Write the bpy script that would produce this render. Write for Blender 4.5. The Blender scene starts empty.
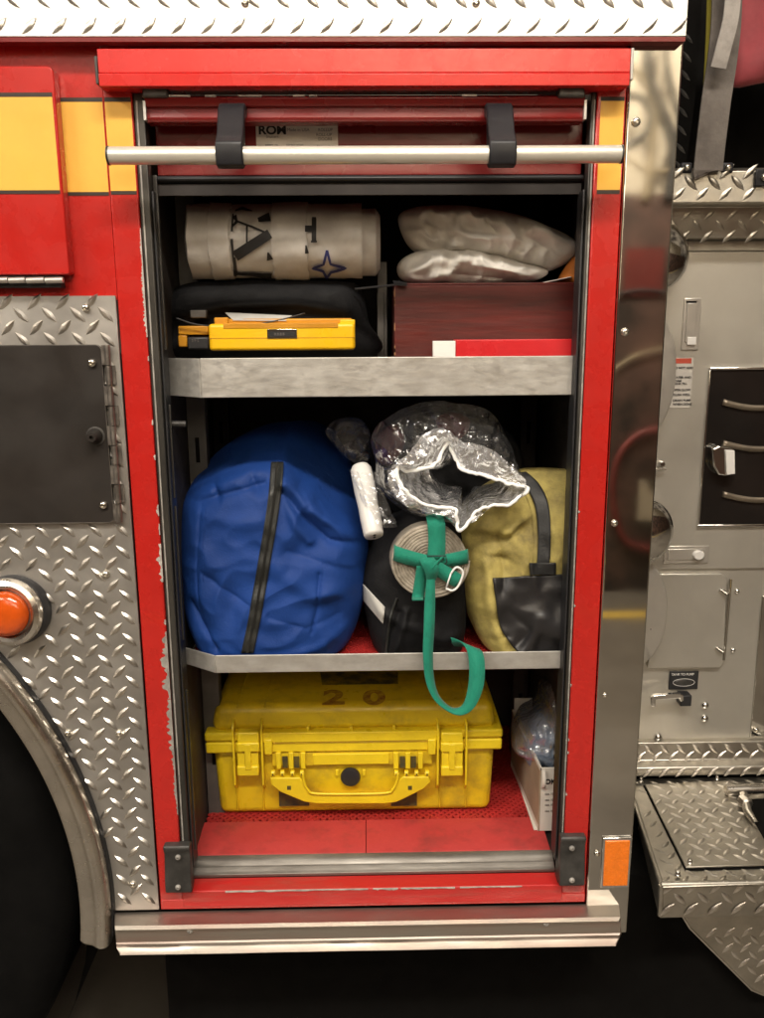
import bpy, bmesh, math, random
from mathutils import Vector, Matrix, noise
random.seed(7)
R = math.radians
scene = bpy.context.scene
col = scene.collection
# ------------------------------------------------------------------ camera
F = 850.0; CX, CY = 382.0, 509.0
T, PSI, ROLL = R(12.4), R(1.0), R(0.36)
CAM = Vector((0, -1.46, 1.70))
Fd = Vector((math.sin(PSI)*math.cos(T), math.cos(PSI)*math.cos(T), -math.sin(T)))
R0 = Vector((math.cos(PSI), -math.sin(PSI), 0)); U0 = R0.cross(Fd)
RT = R0*math.cos(ROLL) - U0*math.sin(ROLL)
UP = U0*math.cos(ROLL) + R0*math.sin(ROLL)
cd = bpy.data.cameras.new('camera'); co = bpy.data.objects.new('camera', cd); col.objects.link(co)
co.matrix_world = Matrix(((RT.x, UP.x, -Fd.x, CAM.x), (RT.y, UP.y, -Fd.y, CAM.y), (RT.z, UP.z, -Fd.z, CAM.z), (0, 0, 0, 1)))
cd.sensor_fit = 'VERTICAL'; cd.sensor_height = 36; cd.sensor_width = 27
cd.lens = F/1018*36; cd.clip_start = 0.05; cd.clip_end = 200
scene.camera = co

def ray(x, y): return Fd + RT*((x-CX)/F) + UP*(-(y-CY)/F)
def P(x, y, Y):
    d = ray(x, y); return CAM + d*((Y-CAM.y)/d.y)
def PZ(x, y, Z):
    d = ray(x, y); return CAM + d*((Z-CAM.z)/d.z)
def X(x, y, Y): return P(x, y, Y).x
def Z(x, y, Y): return P(x, y, Y).z
def PXL(Y=0.0, row=500):  # metres per pixel at a depth
    return (P(400, row, Y)-P(300, row, Y)).length/100

# ------------------------------------------------------------------ materials
MATS = {}
def mat(name, c, rough=0.5, metal=0.0, var=0.12, vs=9.0, bump=0.0, bs=60.0, coat=0.0, c2=None, rv=0.1, aniso=None, spec=0.5, trans=0.0, alpha=1.0, sheen=0.0, bd=0.002, stretch=None, vdet=5.0, weave=0, lo=0.38, hi=0.66):
    m = bpy.data.materials.new(name); m.use_nodes = True
    nt = m.node_tree; N = nt.nodes; L = nt.links
    b = N['Principled BSDF']
    b.inputs['Metallic'].default_value = metal
    b.inputs['Specular IOR Level'].default_value = spec
    b.inputs['Coat Weight'].default_value = coat
    b.inputs['Coat Roughness'].default_value = 0.06
    b.inputs['Sheen Weight'].default_value = sheen
    b.inputs['Transmission Weight'].default_value = trans
    b.inputs['Alpha'].default_value = alpha
    tc = N.new('ShaderNodeTexCoord'); mp = N.new('ShaderNodeMapping'); L.new(tc.outputs['Object'], mp.inputs[0])
    if stretch: mp.inputs['Scale'].default_value = stretch
    n1 = N.new('ShaderNodeTexNoise'); n1.inputs['Scale'].default_value = vs; n1.inputs['Detail'].default_value = vdet; n1.inputs['Roughness'].default_value = 0.65
    L.new(mp.outputs[0], n1.inputs['Vector'])
    cr = N.new('ShaderNodeValToRGB'); cr.color_ramp.elements[0].position = lo; cr.color_ramp.elements[1].position = hi
    a = [x*(1-var) for x in c]; d = [min(1, x*(1+var)) for x in c] if c2 is None else c2
    if c2 is not None: a = c
    cr.color_ramp.elements[0].color = (*a, 1); cr.color_ramp.elements[1].color = (*d, 1)
    L.new(n1.outputs['Fac'], cr.inputs[0]); L.new(cr.outputs[0], b.inputs['Base Color'])
    n2 = N.new('ShaderNodeTexNoise'); n2.inputs['Scale'].default_value = vs*2.7; n2.inputs['Detail'].default_value = 6
    L.new(mp.outputs[0], n2.inputs['Vector'])
    mr = N.new('ShaderNodeMapRange'); mr.inputs[1].default_value = 0.3; mr.inputs[2].default_value = 0.7
    mr.inputs[3].default_value = max(0.02, rough-rv); mr.inputs[4].default_value = min(1, rough+rv)
    L.new(n2.outputs['Fac'], mr.inputs[0]); L.new(mr.outputs[0], b.inputs['Roughness'])
    if bump:
        n3 = N.new('ShaderNodeTexNoise'); n3.inputs['Scale'].default_value = bs; n3.inputs['Detail'].default_value = 4
        L.new(mp.outputs[0], n3.inputs['Vector'])
        bp = N.new('ShaderNodeBump'); bp.inputs['Strength'].default_value = bump; bp.inputs['Distance'].default_value = bd
        L.new(n3.outputs['Fac'], bp.inputs['Height']); L.new(bp.outputs[0], b.inputs['Normal'])
        if weave:
            n4 = N.new('ShaderNodeTexNoise'); n4.inputs['Scale'].default_value = weave; n4.inputs['Detail'].default_value = 2
            L.new(mp.outputs[0], n4.inputs['Vector'])
            b2 = N.new('ShaderNodeBump'); b2.inputs['Strength'].default_value = 0.5; b2.inputs['Distance'].default_value = 0.0012
            L.new(n4.outputs['Fac'], b2.inputs['Height']); L.new(bp.outputs[0], b2.inputs['Normal']); L.new(b2.outputs[0], b.inputs['Normal'])
    MATS[name] = m; return m
M = MATS
mat('red_paint', (0.47, 0.016, 0.012), 0.28, coat=0.35, var=0.05, rv=0.08, bump=0.03, bs=9)
mat('red_header', (0.62, 0.022, 0.020), 0.26, coat=0.35, var=0.05, rv=0.06, bump=0.03, bs=9)
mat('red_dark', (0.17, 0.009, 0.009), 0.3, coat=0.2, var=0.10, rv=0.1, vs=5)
mat('red_sill', (0.50, 0.020, 0.018), 0.42, var=0.3, vs=14, c2=(0.30, 0.08, 0.06), stretch=(0.25, 1, 2.5), lo=0.5, hi=0.8)
mat('yellow_tape', (0.80, 0.44, 0.06), 0.5, var=0.05)
mat('black_tape', (0.03, 0.018, 0.012), 0.5)
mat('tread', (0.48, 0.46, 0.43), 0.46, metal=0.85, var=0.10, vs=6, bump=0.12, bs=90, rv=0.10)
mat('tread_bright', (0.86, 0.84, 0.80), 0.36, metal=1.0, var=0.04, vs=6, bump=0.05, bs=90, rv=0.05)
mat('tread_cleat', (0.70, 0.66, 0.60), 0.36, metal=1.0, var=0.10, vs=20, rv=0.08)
mat('tread_step', (0.46, 0.43, 0.375), 0.40, metal=1.0, var=0.16, vs=9, bump=0.10, bs=90, rv=0.10)
mat('stainless', (0.57, 0.55, 0.51), 0.05, metal=1.0, var=0.08, vs=3, bump=0.008, bs=4, rv=0.025, bd=0.01)
mat('panel_steel', (0.57, 0.545, 0.49), 0.40, metal=0.72, var=0.05, vs=3, rv=0.08, stretch=(1, 1, 1), bump=0.02, bs=8)
mat('satin_steel', (0.62, 0.59, 0.54), 0.32, metal=0.7, var=0.05, rv=.06)
mat('reflection_brown', (0.20, 0.165, 0.125), 0.4, metal=.7, var=.2)
mat('chrome', (0.75, 0.74, 0.72), 0.06, metal=1.0, var=0.04, rv=0.03)
mat('screw_steel', (0.70, 0.67, 0.60), 0.28, metal=1.0, var=0.1)
mat('worn_aluminium', (0.58, 0.565, 0.53), 0.46, metal=0.6, c2=(0.45, 0.43, 0.395), vs=34, bump=0.15, bs=70, rv=0.14, stretch=(0.5, 1, 1))
mat('threshold_metal', (0.30, 0.28, 0.25), 0.5, metal=0.6, c2=(0.14, 0.125, 0.11), vs=14, bump=0.2, bs=60, stretch=(.25, 1, 1.5))
mat('bar_aluminium', (0.80, 0.77, 0.68), 0.34, metal=0.55, var=0.05, rv=0.06, stretch=(0.1, 1, 1))
mat('rail_aluminium', (0.45, 0.42, 0.37), 0.42, metal=0.9, c2=(0.46, 0.36, 0.31), vs=10, rv=0.12, stretch=(0.35, 1, 3.5), bump=0.1, bs=30)
mat('track_grey', (0.075, 0.07, 0.062), 0.42, metal=0.6, var=0.25, vs=22, stretch=(1, 1, 0.15))
mat('bare_metal', (0.36, 0.34, 0.31), 0.6, metal=0.3, var=0.25, vs=40)
mat('primer', (0.46, 0.43, 0.39), 0.6, var=0.3, vs=40)
mat('black_plastic', (0.022, 0.022, 0.024), 0.42, var=0.2, bump=0.08, bs=120)
mat('bracket_black', (0.014, 0.014, 0.017), 0.42, spec=.35, var=0.15, bump=0.05, bs=120)
mat('bracket_grey', (0.065, 0.062, 0.058), 0.45, metal=0.4, var=0.3, vs=30)
mat('hatch_black', (0.020, 0.017, 0.015), 0.42, spec=.35, c2=(0.032, 0.027, 0.024), vs=5, bump=0.08, bs=50, rv=0.12)
mat('hinge_steel', (0.30, 0.275, 0.25), 0.42, metal=0.9, var=0.2, vs=30)
mat('liner', (0.028, 0.022, 0.019), 0.62, var=0.3, vs=7, bump=0.1, bs=80)
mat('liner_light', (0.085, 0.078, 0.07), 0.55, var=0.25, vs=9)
mat('tyre_rubber', (0.004, 0.0038, 0.0036), 0.9, var=0.3, bump=0.3, bs=60, spec=.12)
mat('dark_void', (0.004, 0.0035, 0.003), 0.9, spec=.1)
mat('floor', (0.13, 0.112, 0.09), 0.42, c2=(0.20, 0.175, 0.14), vs=1.3, bump=0.05, bs=30)
mat('floor_line', (0.62, 0.42, 0.08), 0.5, var=0.15, vs=8)
mat('fender_steel', (0.66, 0.62, 0.56), 0.28, metal=1.0, var=0.14, vs=6, rv=0.09, bump=0.04, bs=12)
mat('amber_lens', (0.78, 0.11, 0.010), 0.10, var=0.10, vs=30, coat=0.5, trans=0.25, bump=0.3, bs=160)
mat('amber_reflector', (0.88, 0.20, 0.012), 0.25, var=0.08, vs=60, coat=0.3, bump=0.5, bs=300)
mat('rubber_red', (0.44, 0.038, 0.036), 0.6, c2=(0.22, 0.028, 0.024), vs=16, bump=0.25, bs=90, lo=0.5, hi=0.8)
mat('rubber_red_lattice', (0.36, 0.022, 0.02), 0.5, var=0.2)
mat('blue_nylon', (0.008, 0.042, 0.205), 0.66, spec=.25, var=0.12, vs=6, bump=0.35, bs=28, weave=420, sheen=0.0, bd=0.006)
mat('black_nylon', (0.0075, 0.0075, 0.0085), 0.7, spec=.2, weave=420, var=0.2, vs=12, bump=0.4, bs=40, bd=0.005)
mat('black_vinyl', (0.018, 0.017, 0.018), 0.42, var=0.2, vs=12, bump=0.3, bs=18, bd=0.006)
mat('zip_black', (0.016, 0.017, 0.015), 0.5, var=0.3, vs=60, bump=0.4, bs=200)
mat('zip_tooth', (0.03, 0.03, 0.028), 0.4, metal=.3)
mat('webbing_black', (0.014, 0.014, 0.014), 0.6, bump=0.4, bs=250)
mat('canvas_yellow', (0.42, 0.34, 0.10), 0.85, weave=350, c2=(0.13, 0.10, 0.04), vs=15, bump=0.45, bs=45, bd=0.005, lo=0.42, hi=0.74, vdet=8)
mat('tarp_white', (0.60, 0.57, 0.53), 0.65, c2=(0.45, 0.425, 0.39), vs=10, bump=0.3, bs=30, bd=0.004)
mat('bag_white', (0.70, 0.67, 0.62), 0.62, spec=.25, c2=(0.56, 0.53, 0.48), vs=12, bump=0.45, bs=34, bd=0.005)
mat('print_black', (0.012, 0.011, 0.011), 0.6)
mat('print_navy', (0.02, 0.025, 0.12), 0.6)
mat('print_grey', (0.16, 0.14, 0.13), 0.6)
mat('case_yellow', (0.72, 0.52, 0.012), 0.38, c2=(0.34, 0.23, 0.025), lo=.46, hi=.80, vs=17, bump=0.10, bs=150, rv=0.12, vdet=9)
mat('case_yellow_light', (0.80, 0.60, 0.016), 0.34, var=0.06, vs=20)
mat('stencil_red', (0.26, 0.09, 0.012), 0.6, c2=(0.55, 0.36, 0.015), vs=55)
mat('stencil_dark', (0.035, 0.035, 0.022), 0.6, c2=(0.12, 0.09, 0.015), vs=40)
mat('faded_mark', (0.05, 0.05, 0.02), 0.6, c2=(0.40, 0.28, 0.012), vs=30)
mat('device_yellow', (0.86, 0.50, 0.010), 0.35, var=0.05)
mat('device_orange', (0.55, 0.24, 0.008), 0.5, var=0.1)
mat('wood_maroon', (0.115, 0.015, 0.011), 0.45, c2=(0.060, 0.010, 0.008), vs=8, stretch=(0.6, 1, 7), bump=0.1, bs=30)
mat('wood_edge', (0.30, 0.14, 0.06), 0.7, var=0.3, vs=60)
mat('card_white', (0.82, 0.80, 0.76), 0.6, var=0.04)
mat('box_white', (0.66, 0.62, 0.55), 0.65, var=0.08, vs=9)
mat('box_brown', (0.34, 0.27, 0.19), 0.75, var=0.15)
mat('paper_label', (0.70, 0.64, 0.56), 0.5, var=0.05)
mat('folder_red', (0.60, 0.02, 0.025), 0.32, var=0.05)
mat('green_web', (0.009, 0.215, 0.140), 0.75, c2=(0.006, 0.14, 0.095), vs=45, bump=0.6, bs=420, sheen=0.15, spec=.3, lo=.5, hi=.8)
mat('hose_beige', (0.42, 0.37, 0.30), 0.8, c2=(0.20, 0.17, 0.13), vs=26, bump=0.5, bs=200)
mat('buckle_white', (0.84, 0.84, 0.82), 0.28, var=0.03)
mat('plastic_white', (0.70, 0.68, 0.65), 0.32, var=0.06)
mat('film_rim', (0.92, 0.92, 0.90), 0.25, var=0.05, bump=0.5, bs=90)
mat('red_cloth', (0.09, 0.012, 0.015), 0.8)
mat('maroon_cloth', (0.30, 0.04, 0.05), 0.75, var=0.2, vs=7, bump=0.3, bs=20, sheen=0.2)
mat('strap_grey', (0.13, 0.112, 0.098), 0.85, c2=(0.085, 0.072, 0.063), vs=20, bump=0.4, bs=160)
mat('strap_pale', (0.30, 0.275, 0.25), 0.7, c2=(.20, .18, .165), vs=30, bump=.4, bs=120)
mat('strap_thread', (0.10, 0.09, 0.08), 0.8)
mat('strap_yellow', (0.32, 0.27, 0.03), 0.8)
mat('reflective_grey', (0.50, 0.49, 0.46), 0.45, var=0.08)
mat('sign_grey', (0.50, 0.47, 0.43), 0.5, var=0.05)
mat('sign_red', (0.45, 0.07, 0.04), 0.5)
mat('window_dark', (0.012, 0.010, 0.009), 0.05, coat=0.3, var=0.2, spec=0.6, rv=0.01)
mat('orange_cloth', (0.55, 0.17, 0.02), 0.7)
mat('bluish_item', (0.13, 0.19, 0.28), 0.4, c2=(0.30, 0.34, 0.40), vs=16, bump=0.6, bs=30, bd=0.01)

def film_mat(name, tint, base, fac, rough):
    m = bpy.data.materials.new(name); m.use_nodes = True; nt = m.node_tree; N = nt.nodes; L = nt.links
    N.remove(N['Principled BSDF']); out = N['Material Output']
    tr = N.new('ShaderNodeBsdfTransparent'); tr.inputs[0].default_value = (*tint, 1)
    gl = N.new('ShaderNodeBsdfGlossy'); gl.inputs['Roughness'].default_value = rough; gl.inputs[0].default_value = (1, 1, 1, 1)
    df = N.new('ShaderNodeBsdfDiffuse'); df.inputs[0].default_value = (0.8, 0.8, 0.82, 1)
    lw = N.new('ShaderNodeLayerWeight'); lw.inputs[0].default_value = 0.45
    ns = N.new('ShaderNodeTexNoise'); ns.inputs['Scale'].default_value = 17; ns.inputs['Detail'].default_value = 3
    ns.inputs['Distortion'].default_value = 1.6
    tc = N.new('ShaderNodeTexCoord'); L.new(tc.outputs['Object'], ns.inputs['Vector'])
    bp = N.new('ShaderNodeBump'); bp.inputs['Strength'].default_value = 1.0; bp.inputs['Distance'].default_value = 0.012
    L.new(ns.outputs['Fac'], bp.inputs['Height'])
    for n in (gl, lw): L.new(bp.outputs[0], n.inputs['Normal'])
    m1 = N.new('ShaderNodeMath'); m1.operation = 'MULTIPLY_ADD'; m1.inputs[1].default_value = 0.55; m1.inputs[2].default_value = fac
    L.new(lw.outputs['Facing'], m1.inputs[0])
    mx1 = N.new('ShaderNodeMixShader'); mx1.inputs[0].default_value = base
    L.new(tr.outputs[0], mx1.inputs[1]); L.new(df.outputs[0], mx1.inputs[2])
    mx = N.new('ShaderNodeMixShader'); L.new(m1.outputs[0], mx.inputs[0]); L.new(mx1.outputs[0], mx.inputs[1]); L.new(gl.outputs[0], mx.inputs[2])
    L.new(mx.outputs[0], out.inputs['Surface']); MATS[name] = m
film_mat('clear_film', (0.98, 0.98, 0.98), 0.025, 0.05, 0.13)
film_mat('film_white', (0.98, 0.98, 0.98), 0.34, 0.44, 0.20)
film_mat('clear_film_blue', (0.86, 0.90, 0.95), 0.10, 0.07, 0.15)

# ------------------------------------------------------------------ object helpers
class MB:
    def __init__(s): s.v = []; s.f = []
    def add(s, vs, fs):
        o = len(s.v); s.v += [Vector(v) for v in vs]; s.f += [tuple(i+o for i in f) for f in fs]; return s
    def box(s, x0, x1, y0, y1, z0, z1):
        if x0 > x1: x0, x1 = x1, x0
        if y0 > y1: y0, y1 = y1, y0
        if z0 > z1: z0, z1 = z1, z0
        return s.add([(x0,y0,z0),(x1,y0,z0),(x1,y1,z0),(x0,y1,z0),(x0,y0,z1),(x1,y0,z1),(x1,y1,z1),(x0,y1,z1)],
                     [(0,3,2,1),(4,5,6,7),(0,1,5,4),(1,2,6,5),(2,3,7,6),(3,0,4,7)])
    def pbox(s, x0, y0, x1, y1, Yf, Yb):   # a box whose front face covers a rectangle of the picture at depth Yf
        ym = (y0+y1)/2; xm = (x0+x1)/2
        return s.box(X(x0, ym, Yf), X(x1, ym, Yf), Yf, Yb, Z(xm, y1, Yf), Z(xm, y0, Yf))
    def prism(s, pts, y0, y1):             # pts: (x,z)
        n = len(pts); vs = [(p[0], y0, p[1]) for p in pts]+[(p[0], y1, p[1]) for p in pts]
        fs = [tuple(range(n))[::-1], tuple(range(n, 2*n))]+[(i, (i+1) % n, n+(i+1) % n, n+i) for i in range(n)]
        return s.add(vs, fs)
    def pprism(s, pts, Yf, Yb):
        return s.prism([(P(a, b, Yf).x, P(a, b, Yf).z) for a, b in pts], Yf, Yb)
    def profile(s, pts, x0, x1):           # pts (y,z) swept along x
        n = len(pts); vs = [(x0, p[0], p[1]) for p in pts]+[(x1, p[0], p[1]) for p in pts]
        fs = [tuple(range(n)), tuple(range(n, 2*n))[::-1]]+[(i, n+i, n+(i+1) % n, (i+1) % n) for i in range(n)]
        return s.add(vs, fs)
    def slab(s, pts, th):                  # arbitrary planar 3d polygon given thickness vector th
        n = len(pts); vs = [Vector(p) for p in pts]+[Vector(p)+th for p in pts]
        fs = [tuple(range(n)), tuple(range(n, 2*n))[::-1]]+[(i, n+i, n+(i+1) % n, (i+1) % n) for i in range(n)]
        return s.add(vs, fs)
    def lathe(s, c, ax, prof, n=32, sx=1.0, up=None):  # prof: (r, h along ax)
        c = Vector(c); ax = Vector(ax).normalized(); u = Vector(up) if up else (Vector((0, 0, 1)) if abs(ax.z) < .9 else Vector((1, 0, 0)))
        a = ax.cross(u).normalized(); b = a.cross(ax).normalized()
        vs = []; fs = []
        for r, h in prof:
            for k in range(n):
                t = 2*math.pi*k/n; vs.append(c+ax*h+(a*math.cos(t)*sx+b*math.sin(t))*r)
        for i in range(len(prof)-1):
            for k in range(n): fs.append((i*n+k, i*n+(k+1) % n, (i+1)*n+(k+1) % n, (i+1)*n+k))
        fs.append(tuple(range(n))[::-1]); m = (len(prof)-1)*n; fs.append(tuple(range(m, m+n)))
        return s.add(vs, fs)
    def tube(s, pts, r, n=10, closed=False):
        pts = [Vector(p) for p in pts]; N = len(pts); rr = r if isinstance(r, (list, tuple)) else [r]*N
        vs = []; fs = []; ref = None
        for i, p in enumerate(pts):
            a = pts[(i-1) % N] if (closed or i > 0) else p; b = pts[(i+1) % N] if (closed or i < N-1) else p
            t = (b-a).normalized()
            if ref is None: ref = t.cross(Vector((0, 1, 0.13))).normalized()
            ref = (ref - t*ref.dot(t)).normalized(); w = t.cross(ref)
            for k in range(n):
                q = 2*math.pi*k/n; vs.append(p+(ref*math.cos(q)+w*math.sin(q))*rr[i])
        for i in range(N if closed else N-1):
            j = (i+1) % N
            for k in range(n): fs.append((i*n+k, i*n+(k+1) % n, j*n+(k+1) % n, j*n+k))
        if not closed: fs.append(tuple(range(n))[::-1]); fs.append(tuple(range((N-1)*n, N*n)))
        return s.add(vs, fs)
    def grid(s, rows, closed=False):
        n = len(rows[0]); vs = [v for r in rows for v in r]; fs = []
        for i in range(len(rows)-1):
            for k in range(n if closed else n-1): fs.append((i*n+k, i*n+(k+1) % n, (i+1)*n+(k+1) % n, (i+1)*n+k))
        return s.add(vs, fs)
    def ribbon(s, pts, w, side=None):      # centre line, widths, side direction(s)
        ww = w if isinstance(w, (list, tuple)) else [w]*len(pts); rows = []
        for i, p in enumerate(pts):
            a = pts[max(0, i-1)]; b = pts[min(len(pts)-1, i+1)]; t = (b-a).normalized()
            if side is None: sd = Vector((0, 1, 0)).cross(t)
            else: sd = side[i] if isinstance(side, list) else side
            sd = sd.normalized() if sd.length > 1e-6 else Vector((1, 0, 0))
            rows.append([p-sd*ww[i]/2, p+sd*ww[i]/2])
        return s.grid(rows)
    def build(s, name, m, parent=None, bev=0.0, smooth=False, solid=0.0, seg=2, fix=True, subs=0, soff=-1):
        me = bpy.data.meshes.new(name); me.from_pydata([tuple(v) for v in s.v], [], s.f)
        if fix:
            bm = bmesh.new(); bm.from_mesh(me); bmesh.ops.recalc_face_normals(bm, faces=bm.faces); bm.to_mesh(me); bm.free()
        o = bpy.data.objects.new(name, me); col.objects.link(o); me.materials.append(M[m])
        if solid:
            q = o.modifiers.new('solid', 'SOLIDIFY'); q.thickness = solid; q.offset = soff
        if subs:
            q = o.modifiers.new('sub', 'SUBSURF'); q.levels = subs; q.render_levels = subs
        if bev:
            q = o.modifiers.new('bevel', 'BEVEL'); q.width = bev; q.segments = seg; q.limit_method = 'ANGLE'; q.angle_limit = R(35)
        if smooth or bev:
            for p in me.polygons: p.use_smooth = True
            if bev or smooth == 'angle':
                a = 40
                for e in me.edges: pass
                try: me.set_sharp_from_angle(angle=R(a))
                except Exception: pass
        if parent is not None: par(o, parent)
        return o
def world_loc(o):
    v = Vector(o.location)
    while o.parent: o = o.parent; v += Vector(o.location)
    return v
def par(o, p):
    o.parent = p
    o.location = Vector(o.location) - world_loc(p)
def thing(name, label, cat, loc=(0, 0, 0), group=None):
    o = bpy.data.objects.new(name, None); col.objects.link(o); o.location = loc; o.empty_display_size = 0.05
    return tag(o, label, cat, group)
def tag(o, label, cat, group=None):
    o['label'] = label; o['category'] = cat
    if group: o['group'] = group
    return o
def struct(o): o['kind'] = 'structure'; return o
def smooth_path(pts, k=6, closed=False):
    out = []; n = len(pts)
    for i in range(n if closed else n-1):
        g = lambda j: pts[j % n] if closed else pts[max(0, min(n-1, j))]
        a, b, c, d = g(i-1), g(i), g(i+1), g(i+2)
        for q in range(k):
            t = q/k
            out.append(0.5*((2*b)+(c-a)*t+(2*a-5*b+4*c-d)*t*t+(3*b-a-3*c+d)*t**3))
    if not closed: out.append(pts[-1])
    return out
def text(txt, size, origin, m, name, parent, ax=Vector((1, 0, 0)), up=Vector((0, 0, 1)), sx=1.0, align='LEFT', th=0.0004, bold=0.0):
    c = bpy.data.curves.new(name, 'FONT'); c.body = txt; c.size = size; c.extrude = th; c.offset = bold; c.align_x = align
    o = bpy.data.objects.new('tmp', c); col.objects.link(o); bpy.context.view_layer.update()
    me = bpy.data.meshes.new_from_object(o.evaluated_get(bpy.context.evaluated_depsgraph_get())); bpy.data.objects.remove(o)
    n = ax.cross(up)
    for v in me.vertices:
        q = v.co.copy(); v.co = Vector(origin)+ax*q.x*sx+up*q.y+n*q.z
    o = bpy.data.objects.new(name, me); col.objects.link(o); me.materials.clear(); me.materials.append(M[m])
    if parent: par(o, parent)
    return o
def screw(c, r, parent, ax=(0, -1, 0), m='screw_steel', name='screw'):
    mb = MB(); mb.lathe(c, ax, [(r, 0), (r, r*.25), (r*.88, r*.6), (r*.6, r*.85), (r*.36, r*.9), (r*.34, r*.5)], 14)
    o = mb.build(name, m, parent, smooth='angle')
    return o
def pscrew(x, y, Yp, rpx, parent, m='screw_steel', name='screw'):
    return screw(P(x, y, Yp), rpx*PXL(Yp), parent, m=m, name=name)

def cleats(mb, o, u, v, n, U, V, pu, pv, L, W, h, ok=None, ang=38, off=(0, 0)):
    """raised lozenges of tread plate, alternating direction, over a U x V area"""
    i0 = 0
    nu = int(U/pu)+2; nv = int(V/pv)+2
    for j in range(nv*2):
        for i in range(nu):
            a = (i+(0.5 if j % 2 else 0))*pu+off[0]; b = j*pv/2+off[1]
            if a < 0 or a > U or b < 0 or b > V: continue
            if ok and not ok(a, b): continue
            t = R(ang if j % 2 == 0 else 180-ang)
            d = u*math.cos(t)+v*math.sin(t); e = n.cross(d)
            c = o+u*a+v*b
            vs = [c-d*L/2, c+d*L/2, c-e*W/2, c+e*W/2, c-d*L*.24+n*h, c+d*L*.24+n*h, c-d*L*.27-e*W*.33, c+d*L*.27-e*W*.33, c+d*L*.27+e*W*.33, c-d*L*.27+e*W*.33, c-e*W*.16+n*h, c+e*W*.16+n*h]
            fs = [(0,6,4),(6,2,10,4),(2,7,5,10),(7,1,5),(1,8,5),(8,3,11,5),(3,9,4,11),(9,0,4),(4,10,5,11)]
            mb.add([q-n*0.0003 for q in vs], fs)

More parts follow.
